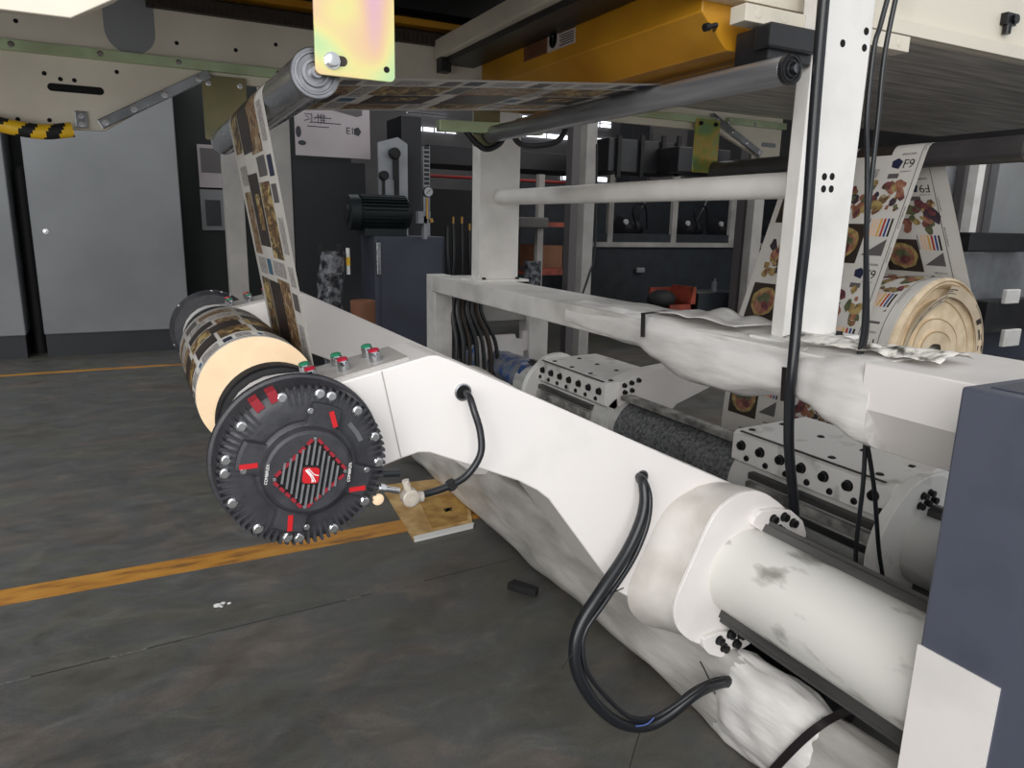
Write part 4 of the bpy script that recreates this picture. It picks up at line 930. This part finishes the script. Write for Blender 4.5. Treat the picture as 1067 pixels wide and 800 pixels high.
# ------------------------------------------------------------------ background, left
Yb=8.87
def panel(x0,x1,top,label):
    root=thing('guard_cabinet',((x0+x1)/2,Yb+.3,0),label,'cabinet','grey guard cabinets along the left')
    m=MB(); m.box((x0,Yb,.24),(x1,Yb+.6,top)); m.build('door_panel','panel_grey',root,0,bevel=.01)
    m=MB(); m.box((x0+.01,Yb+.02,0),(x1-.01,Yb+.55,.24)); m.build('plinth','panel_base',root,0)
    bolts(root,[(x0+.12,Yb,1.3)],(0,-1,0),.02,.01,'bolt_silver',name='door_lock')
    return root
panel(-.90,.50,3.05,'wide grey guard cabinet with dark plinth in the left background')
panel(-2.4,-1.06,3.05,'grey guard cabinet at the far left edge')
m=MB(); m.box((-3.2,Yb+.75,0),(2.6,Yb+.85,3.4)); o=m.build('partition','dark_green_black',None,0); tag(o,'black partition behind the grey guard cabinets','partition')
m=MB(); m.cyl((-.98,Yb+.35,.0),(-.98,Yb+.35,1.9),.06); m.ball((-.98,Yb+.35,1.9),.06); o=m.build('dark_drum','black_rough',None); tag(o,'dark covered column in the gap between guard cabinets','column')
def flat(name,u0,v0,u1,v1,Y,mt,label,cat,t=.02,extra=None):
    p,q=at(u0,v0,Y),at(u1,v1,Y); m=MB(); m.box((p.x,Y,q.z),(q.x,Y+t,p.z)); o=m.build(name,mt,None,0); tag(o,label,cat); return o,(p.x,q.x,q.z,p.z)
o,(x0,x1,z0,z1)=flat('wall_poster',205,150,236,196,9.55,'banner','grey photo poster on the black partition right of the cabinet','poster',.02)
m=MB(); m.box((x0+.03,9.54,z0+(z1-z0)*.35),(x1-.03,9.551,z1-.04)); m.build('poster_photo','print_grey',o,0)
o,(x0,x1,z0,z1)=flat('notice_frame',208,197,236,240,9.55,'panel_grey','framed notice sheet hanging below the photo poster','notice',.02)
m=MB(); m.box((x0+.05,9.54,z0+.05),(x1-.05,9.551,z1-.12)); m.build('notice_sheet','charcoal',o,0)
# slim white uprights behind the web
for (u0,u1,vt,vb,Y,l) in ((231,251,150,318,6.0,'slim white upright left of the hanging web'),(272,301,120,318,6.0,'white upright just right of the hanging web')):
    p,q=at(u0,vt,Y),at(u1,vt,Y); m=MB(); m.box((p.x,Y,0),(q.x,Y+.14,p.z+.35)); o=m.build('upright','grey_white',None,0,bevel=.004); tag(o,l,'upright','white uprights behind the web')
# banner and dark board
Y=7.4; p,q=at(306,104,Y),at(386,166,Y)
bn=thing('hanging_banner',((p.x+q.x)/2,Y,q.z),'pale banner with dark characters above the dark board','banner')
m=MB(); m.box((p.x,Y,q.z),(q.x,Y+.02,p.z+.25)); m.build('cloth','banner',bn,0)
m=MB(); 
c=at(328,124,Y); m.text('习·惟',(c.x,Y-.002,c.z),(1,0,0),(0,0,1),.10,.001)
c=at(368,137,Y); m.text('E1',(c.x-.03,Y-.002,c.z),(1,0,0),(0,0,1),.09,.001); m.prism([(c.x+.04+.04*math.cos(a),Y-.001,c.z+.045*math.sin(a)) for a in [PI/2.5*i for i in range(5)]],(0,-.002,0))
c=at(311,137,Y); m.ball((c.x,Y,c.z),.045,10,(.6,.05,1.2)); m.ball((c.x+.03,Y,c.z-.1),.04,10,(1,.05,.6))
for i,(u,v,w) in enumerate(((338,123,.12),(336,128,.2),(331,132,.15))):
    c=at(u,v,Y); m.box((c.x-.1,Y-.002,c.z-.004),(c.x-.1+w*1.4,Y,c.z+.004))
k=m.build('characters','charcoal',bn,0); k['label']='dark printed characters and line mark'
c0,c1,c2=at(347,115,Y),at(377,115,Y),at(372,122,Y); m=MB(); m.prism([(c0.x,Y-.001,c0.z),(c1.x,Y-.001,c1.z),(c1.x,Y-.001,c1.z-.05),(c2.x,Y-.001,c2.z)],(0,-.003,0)); m.build('corner_flash','print_grey',bn,0)
o,_=flat('dark_board',305,166,386,420,Y+.05,'board_grey','large dark grey board below the banner','board',.05)
# film wrapped column, carton
p=at(344,262,5.6); m=MB(); rings=[]
for i in range(30):
    z=.02+i*(p.z-.02)/29; rings.append([V((p.x+.02*math.sin(z*6)+(.095+.022*noise.noise(V((math.cos(a)*2,math.sin(a)*2,z*9))))*math.cos(a),5.6+(.095+.02*noise.noise(V((math.cos(a)*2+7,math.sin(a)*2,z*9))))*math.sin(a),z)) for a in [2*PI*k/24 for k in range(24)]])
m.loft(rings); wc=thing('wrapped_column',(p.x,5.6,0),'film wrapped column standing in front of the dark board','wrapped column'); m.build('film','stretch_wrap',wc,60)
m=MB()
for dx in (-.07,.07): m.cyl((p.x+dx,5.6,p.z-.02),(p.x+dx,5.6,p.z+.05),.025)
m.build('cap','black_rough',wc)
q=at(362,272,5.58); m=MB(); m.cyl((q.x,5.56,q.z-.1),(q.x,5.56,q.z+.1),.014); m.mat(1); m.cyl((q.x,5.56,q.z-.03),(q.x,5.56,q.z+.03),.016); m.build('tag',['white_print','warn_yellow'],wc)
p=at(378,313,5.2); m=MB(); m.lathe((p.x,5.2,.0),(0,0,1),[(0,.09),(p.z,.09),(p.z+.002,.085),(p.z-.02,.08)],28); o=m.build('cardboard_drum','carton',None); tag(o,'brown cardboard core standing beside the dark blue cabinet','cardboard core')
# dark blue power cabinet with motor
Y=6.0; p,q=at(390,246,Y),at(464,246,Y); ct=p.z
pu=thing('power_cabinet',((p.x+q.x)/2,Y+.3,0),'dark blue steel cabinet with slim handle under the finned motor','cabinet')
m=MB(); m.box((p.x,Y,0),(q.x,Y+.42,ct)); m.build('body','cab_blue',pu,0,bevel=.01)
m=MB(); m.box((p.x+.05,Y-.008,.08),(q.x-.03,Y,ct-.03)); m.build('door','cab_blue',pu,0,bevel=.004)
m=MB(); m.box((p.x+.01,Y-.03,ct-.32),(p.x+.045,Y,ct-.05)); m.build('handle','steel',pu,0,bevel=.004)
mo=thing('electric_motor',((p.x+q.x)/2-.1,Y+.2,ct),'dark green finned electric motor on top of the blue cabinet','motor')
a,b_=at(368,223,Y),at(434,223,Y)
m=MB(); m.lathe((a.x,Y+.2,ct+.19),(1,0,0),[(0,.10),(.01,.145),(.09,.15),(.1,.13),(b_.x-a.x-.02,.13),(b_.x-a.x,.10)],36)
for i in range(28):
    t=2*PI*i/28; m.bar((a.x+.11,Y+.2+.14*math.cos(t),ct+.19+.14*math.sin(t)),(b_.x-.04,Y+.2+.14*math.cos(t),ct+.19+.14*math.sin(t)),.008,.03,(0,math.cos(t),math.sin(t)))
m.build('housing','motor_green',mo,30)
m=MB(); m.box((a.x+.12,Y+.08,ct),(b_.x-.06,Y+.32,ct+.06)); m.build('foot','motor_green',mo,0)
m=MB(); m.lathe((a.x-.004,Y+.2,ct+.19),(-1,0,0),[(0,.09),(.006,.085)],30); m.build('fan_cover','black_metal',mo)
gg=thing('pressure_gauge',tuple(at(444,230,Y-.05)),'round pressure gauge on brass stem beside the motor','gauge')
c=at(445,200,Y-.05); m=MB(); m.lathe((c.x,c.y,c.z),(0,-1,0),[(0,.045),(.03,.045),(.035,.038)],30); m.build('case','charcoal',gg)
m=MB(); m.lathe((c.x,c.y-.034,c.z),(0,-1,0),[(0,.037),(.002,.037)],30); m.mat(1); m.bar((c.x-.02,c.y-.0375,c.z-.015),(c.x+.02,c.y-.0375,c.z+.02),.005,.003,(0,-1,0)); m.build('dial',['dial_face','ink_black'],gg)
m=MB(); m.cyl((c.x,c.y,c.z-.05),(c.x,c.y,c.z-.22),.011); m.cyl((c.x+.03,c.y,c.z-.22),(c.x+.04,c.y,c.z-.25),.02); m.build('stem','brass',gg)
m=MB(); m.box((c.x-.08,c.y+.0,c.z-.26),(c.x+.03,c.y+.06,c.z-.16)); m.box((c.x-.03,c.y+.0,ct-.02),(c.x,c.y+.06,c.z-.2)); m.build('valve_block','pale_steel',gg,0)
hv=thing('hydraulic_hoses',tuple(at(480,310,Y)),'black hydraulic hoses with brass ends right of the gauge','hoses')
for i,(u,v) in enumerate(((472,233),(481,233),(489,240),(497,236),(466,236))):
    t=at(u,v,Y); e=at(u-3+2*i,340,Y); MB().tube([t,(t.x,Y-.02,t.z-.3),(e.x,Y,e.z+.2),(e.x,Y,e.z-.3)],.016,8).build('hose','rubber',hv)
    if i<3: m=MB(); m.cyl((t.x,Y,t.z-.0),(t.x,Y,t.z+.06),.012,n=10); m.build('coupling','brass',hv)
# pale machine unit with round knobs (seen between banner and gauge)
Y=7.2; p,q=at(394,148,Y),at(430,212,Y); mu=thing('mirror_unit',((p.x+q.x)/2,Y,q.z),'pale machine panel with two round dark knobs behind the motor','machine panel')
m=MB(); m.prism([(p.x,Y,q.z-.6),(p.x,Y,p.z),(p.x+.2,Y,p.z+.06),(q.x-.05,Y,p.z),(q.x-.05,Y,q.z-.6)],(0,.03,0)); m.build('panel','pale_steel',mu,0)
m=MB(); 
for u,v,r in ((410,160,.055),(399,183,.045)): c=at(u,v,Y); m.lathe((c.x,Y,c.z),(0,-1,0),[(0,r),(.06,r),(.07,r*.8)],24); m.cyl((c.x,Y-.02,c.z-.04),(c.x,Y-.02,c.z-.25),.015)
m.build('knob','black_rough',mu)
m=MB(); c=at(413,190,Y); m.box((c.x-.02,Y-.03,c.z-.25),(c.x+.02,Y,c.z+.3)); m.build('rod','black_rough',mu,0)
# dark tower left of the far post, chain strip
Y=7.0
def block(name,u0,v0,u1,v1,Y,depth,mt,label,cat,bev=.01,foot=False,parts=None):
    p,q=at(u0,v0,Y),at(u1,v1,Y); z0=0 if foot else q.z
    m=MB(); m.box((p.x,Y,z0),(q.x,Y+depth,p.z)); o=m.build(name,mt,None,0,bevel=bev); tag(o,label,cat); return o,(p.x,q.x,z0,p.z)
o,bb=block('machine_column',418,120,440,250,7.6,.5,'pump_dark','dark machine column behind the motor and gauge','machine',foot=True)
m=MB(); p,q=at(441,152,7.3),at(448,194,7.3); m.box((p.x,7.3,0),(q.x,7.36,p.z)); m.mat(1)
for i in range(9): z=q.z+(p.z-q.z)*(i+.3)/9; m.box((p.x+.008,7.296,z),(q.x-.008,7.30,z+.03))
o=m.build('perforated_strip',['pale_steel','ink_black'],None,0); tag(o,'perforated pale metal strip above the pressure gauge','strip')
o,_=block('machine_bed',446,150,640,182,8.3,.8,'pump_dark','dark machine body behind the far post above the red rail','machine')
o,_=block('machine_bed',446,196,500,245,8.0,.6,'black_rough','black machinery block behind the hydraulic hoses','machine',foot=True)
o,_=block('red_rail',446,184,596,189,7.9,.12,'red_paint','red painted rail crossing behind the far post','rail')
o,_=block('drive_casing',635,143,712,183,7.4,.5,'black_metal','long black drive casing behind the tie pipe','machine')
for u in (644,668,690,706): c=at(u,163,7.39); m=MB(); m.box((c.x-.025,7.36,c.z-.24),(c.x+.025,7.4,c.z+.24)); m.build('casing_rib','black_rough',o,0)
o,_=block('drive_casing',708,152,760,182,7.0,.5,'black_metal','shorter black casing right of the long drive casing','machine')
o,_=block('pillar',660,120,676,160,11.2,.4,'wall_dark','dark building pillar right of the windows','pillar',foot=True)
o,_=block('wall_cabinet',682,120,716,150,11.5,.3,'mid_grey','pale cabinet on the back wall behind the green zinc plate','cabinet',foot=True)
# tall columns at centre
for u0,u1,vt,l,mt,Yc in ((613,624,112,'white column right of the far post by the parts rack','grey_white',6.6),(598,611,120,'dark grey column left of the white one','print_grey',7.0),(776,786,205,'dark grey column behind the tie pipe at right','print_grey',6.6),(787,797,205,'white column just right of the dark grey one near the web','grey_white',6.4)):
    p,q=at(u0,vt,Yc),at(u1,vt,Yc); m=MB(); m.box((p.x,Yc,0),(q.x,Yc+.12,p.z+.6)); o=m.build('column',mt,None,0,bevel=.004); tag(o,l,'column','columns in the middle background')
m=MB(); a,b_=at(622,150,6.45),at(620,258,6.45); m.tube([a,b_,at(614,285,6.45),at(607,306,6.45)],.012,8); o=m.build('column_cable','rubber',None,60); tag(o,'thin black cable running down beside the white column','cable')
# parts rack: orange beams, carton, wrapped bundle
Y=7.6; pr=thing('pallet_rack',tuple(at(575,330,Y)),'orange beamed pallet rack behind the far post','rack')
for v in (234,283):
    p,q=at(553,v-3,Y),at(610,v+3,Y); m=MB(); m.box((p.x,Y,q.z),(q.x,Y+.08,p.z)); m.box((p.x,Y+.08,q.z),(q.x,Y+.9,q.z+.02)); m.build('shelf_beam','orange_paint',pr,0)
for u in (564,):
    p,q=at(u-3,200,Y),at(u+3,200,Y); m=MB(); m.box((p.x,Y-.01,0),(q.x,Y+.06,p.z+.2)); m.build('rack_upright','grey_white',pr,0)
p,q=at(566,256,Y),at(590,280,Y); m=MB(); m.box((p.x,Y+.1,q.z),(q.x,Y+.6,p.z)); o=m.build('carton','carton',None,0,bevel=.006); tag(o,'brown carton on the pallet rack shelf','carton')
p,q=at(547,272,6.9),at(562,320,6.9); m=MB(); rings=[]
for i in range(14):
    z=p.z*i/13; rings.append([V(((p.x+q.x)/2+(.09+.02*noise.noise(V((math.cos(a)*2,math.sin(a)*2,z*8))))*math.cos(a),6.9+.09*math.sin(a),z)) for a in [2*PI*k/18 for k in range(18)]])
m.loft(rings); o=m.build('wrapped_bundle','stretch_wrap',None,60); tag(o,'film wrapped bundle standing beside the far post base','wrapped bundle')
p,q=at(543,226,7.5),at(572,238,7.5); m=MB(); m.box((p.x,7.5,q.z),(q.x,7.9,p.z)); o=m.build('film_roll_stack','mid_grey',None,0,bevel=.02); tag(o,'grey film pack lying on the upper rack shelf','film pack')
# engine test frame with white bars
Y=8.6; gf=thing('barred_screen',tuple(at(720,258,Y)),'white barred screen with pumps behind it','screen')
p,q=at(617,252,Y),at(830,258,Y); m=MB(); m.box((p.x,Y-.03,q.z),(q.x,Y+.05,p.z)); m.build('rail','grey_white',gf,0)
for u in (637,704,765,824):
    a,b_=at(u-2.6,205,Y),at(u+2.6,205,Y); m=MB(); m.box((a.x,Y-.02,q.z),(b_.x,Y+.04,a.z+.3)); m.build('bar','grey_white',gf,0)
m=MB(); m.box((p.x,Y+.02,0),(q.x,Y+.06,q.z)); m.build('lower_sheet','shelf_dark',gf,0)
a=at(617,247,Y); m=MB(); m.box((p.x,Y+.0,p.z),(q.x,Y+.04,p.z+.12)); m.build('kick_sheet','shelf_dark',gf,0)
p,q=at(560,196,10.5),at(840,262,10.5); m=MB(); m.box((p.x-.3,10.5,0),(q.x,10.6,p.z+.1)); o=m.build('rear_screen','shelf_dark',None,0); tag(o,'dark screen behind the pumps in the middle background','screen')
prev=None
for i,u in enumerate((655,718,752,804)):
    c=at(u,238,9.4)
    if prev is None:
        pp=thing('pump_unit',(c.x,9.4,0),'dark pump unit, leftmost behind the guard frame','pump','pumps behind the guard frame'); prev=pp; cx=c
        m=MB(); m.box((c.x-.25,9.2,0),(c.x+.25,9.7,c.z-.15)); m.build('base','teal_dark',pp,0)
        m=MB(); m.lathe((c.x-.2,9.4,c.z+.02),(1,0,0),[(0,.1),(.02,.17),(.3,.17),(.32,.12),(.42,.1)],24); m.build('motor','pump_dark',pp)
        m=MB(); m.tube([(c.x+.05,9.3,c.z+.1),(c.x+.15,9.25,c.z+.35),(c.x+.3,9.3,c.z+.6)],.02,8); m.tube([(c.x,9.2,c.z),(c.x-.12,9.15,c.z+.3),(c.x+.1,9.15,c.z+.35),(c.x+.2,9.2,c.z)],.015,8); m.build('hose','rubber',pp)
        m=MB(); m.lathe((c.x-.2,9.22,c.z+.1),(0,-1,0),[(0,.04),(.03,.04)],16); m.build('gauge','dial_face',pp)
    else: dup(prev,(c.x-cx.x,0,c.z-cx.z if False else 0),('dark pump unit, second behind the guard frame bars','dark pump unit, third behind the guard frame bars','dark pump unit behind the guard frame beside the web')[i-1])
# orange crate and clutter behind the beam
Y=6.8
p,q=at(700,300,Y),at(724,322,Y); m=MB(); m.box((p.x,Y,0),(q.x,Y+.03,q.z+.06)); m.prism([(q.x-.06,Y,q.z),(q.x,Y,q.z),(q.x,Y,p.z),(q.x-.04,Y,p.z),(q.x-.08,Y,q.z+.08)],(0,.4,0)); m.box((p.x,Y+.4,0),(q.x,Y+.43,p.z-.03)); o=m.build('orange_crate','orange_paint',None,0); tag(o,'orange crate with torn edge behind the wrapped beam','crate')
p,q=at(678,298,6.9),at(712,312,6.9); m=MB(); m.ball(((p.x+q.x)/2,7.0,q.z),.2,14,(1,.7,.6)); o=m.build('black_bag','black_rough',None); tag(o,'black bag lying in the orange crate','bag')
o,bb=block('work_table',728,306,772,345,6.8,.5,'shelf_dark','dark work table with clutter right of the orange crate','table',foot=True)
m=MB(); c=at(747,300,6.9); m.cyl((c.x,6.95,bb[3]),(c.x,6.95,bb[3]+.13),.035,n=14); m.cyl((c.x,6.95,bb[3]+.13),(c.x,6.95,bb[3]+.17),.015,n=10); o=m.build('water_bottle','glass_front',None); tag(o,'clear bottle standing on the dark work table','bottle')
m=MB(); m.box((bb[0]+.02,6.85,bb[3]),(bb[0]+.3,7.1,bb[3]+.015)); o=m.build('paper_sheet','mid_grey',None,0); tag(o,'grey paper lying on the dark work table','paper')
o,_=block('tool_cabinet',664,279,672,284,8.55,.04,'pale_steel','small pale plate on the dark lower sheet of the guard frame','plate')
# ------------------------------------------------------------------ background, right
Y=5.2
o,_=block('frosted_panel',987,165,1010,262,Y,.05,'pale_steel','pale blue grey metal panel right of the hanging web','panel')
o,_=block('machine_post',1010,150,1040,260,Y-.1,.1,'print_grey','dark grey machine post at the far right','post')
p,q=at(1024,150,Y-.3),at(1031,150,Y-.3); m=MB(); m.box((p.x,Y-.3,at(1027,244,Y-.3).z),(q.x,Y-.2,p.z)); o=m.build('machine_post','post_paint',None,0); tag(o,'thin white machine post at the far right','post')
o,_=block('machine_post',1046,150,1090,263,Y-.2,.1,'panel_grey','wide grey machine post at the right edge','post')
for v,l in ((176,'topmost'),(192,'second'),(206,'third'),(218,'lowest')):
    c=at(1000,v,Y+.5); e=at(1060,v,Y+.5); m=MB(); m.cyl((c.x,Y+.5,c.z),(e.x,Y+.5,c.z),.05); rk=m.build('idler_roller','black_metal',None); tag(rk,l+' dark idler roller of the stack at the right edge','roller','idler rollers in the right machine')
o,_=block('black_crossbar',1012,242,1090,262,Y-.5,.2,'black_metal','upper black crossbar at the right edge','crossbar')
o,_=block('black_crossbar',1030,314,1095,342,Y-.7,.2,'black_metal','lower black crossbar at the right edge beside the big roll','crossbar')
o,_=block('machine_bench',990,263,1095,314,Y-.2,.3,'pale_steel','grey machine side plate behind the big paper roll','machine')
o,_=block('white_block',1050,302,1062,316,Y-.75,.05,'post_paint','upper small white block on the right machine','block')
o,_=block('white_block',1048,344,1062,360,Y-.75,.05,'post_paint','lower small white block on the right machine','block')
o,_=block('machine_unit',985,350,1100,420,Y-.4,.5,'cab_blue','blue grey machine base behind the big paper roll','machine',foot=True)
o,_=block('machine_wall',990,150,1100,240,Y+1.2,.2,'panel_grey','grey machine wall behind the idler rollers','machine')
o,_=block('fibre_bag',1003,230,1016,262,Y+.2,.2,'carton','brown fibre bag behind the rear strip of the web','bag',.03)
# ------------------------------------------------------------------ light
def area(name,loc,look,sx,sy,power,col=(1,1,1)):
    l=bpy.data.lights.new(name,'AREA'); l.shape='RECTANGLE'; l.size=sx; l.size_y=sy; l.energy=power; l.color=col
    o=bpy.data.objects.new(name,l); COL.objects.link(o); o.location=loc; d=V(look)-V(loc); o.rotation_euler=d.to_track_quat('-Z','Y').to_euler(); return o
area('open_bay_light',(-1.8,-3.2,3.4),(1.0,2.2,.8),4.5,3.0,235,(1,.985,.965))
area('low_fill_light',(-3.4,-1.6,1.5),(.8,3.2,1.9),2.6,2.2,75,(1,.985,.96))  # added fill lamp, low behind the camera, brightens the far gantry plate
area('roof_light_left',(-3,5.5,5.8),(-2.5,6,0),3,5,240,(.95,.98,1))
area('roof_light_back',(4.5,9.5,5.8),(4.5,9.5,0),5,2,85,(.95,.98,1))
area('roof_light_right',(8,3.5,5.6),(5,3.5,.8),3,4,200,(1,.98,.95))
w=bpy.data.worlds.new('hall_daylight'); SC.world=w; w.use_nodes=True
bg=w.node_tree.nodes['Background']; bg.inputs[0].default_value=(.92,.96,1,1); bg.inputs[1].default_value=.85
SC.view_settings.view_transform='Standard'; SC.view_settings.look='None'; SC.view_settings.exposure=0; SC.view_settings.gamma=1
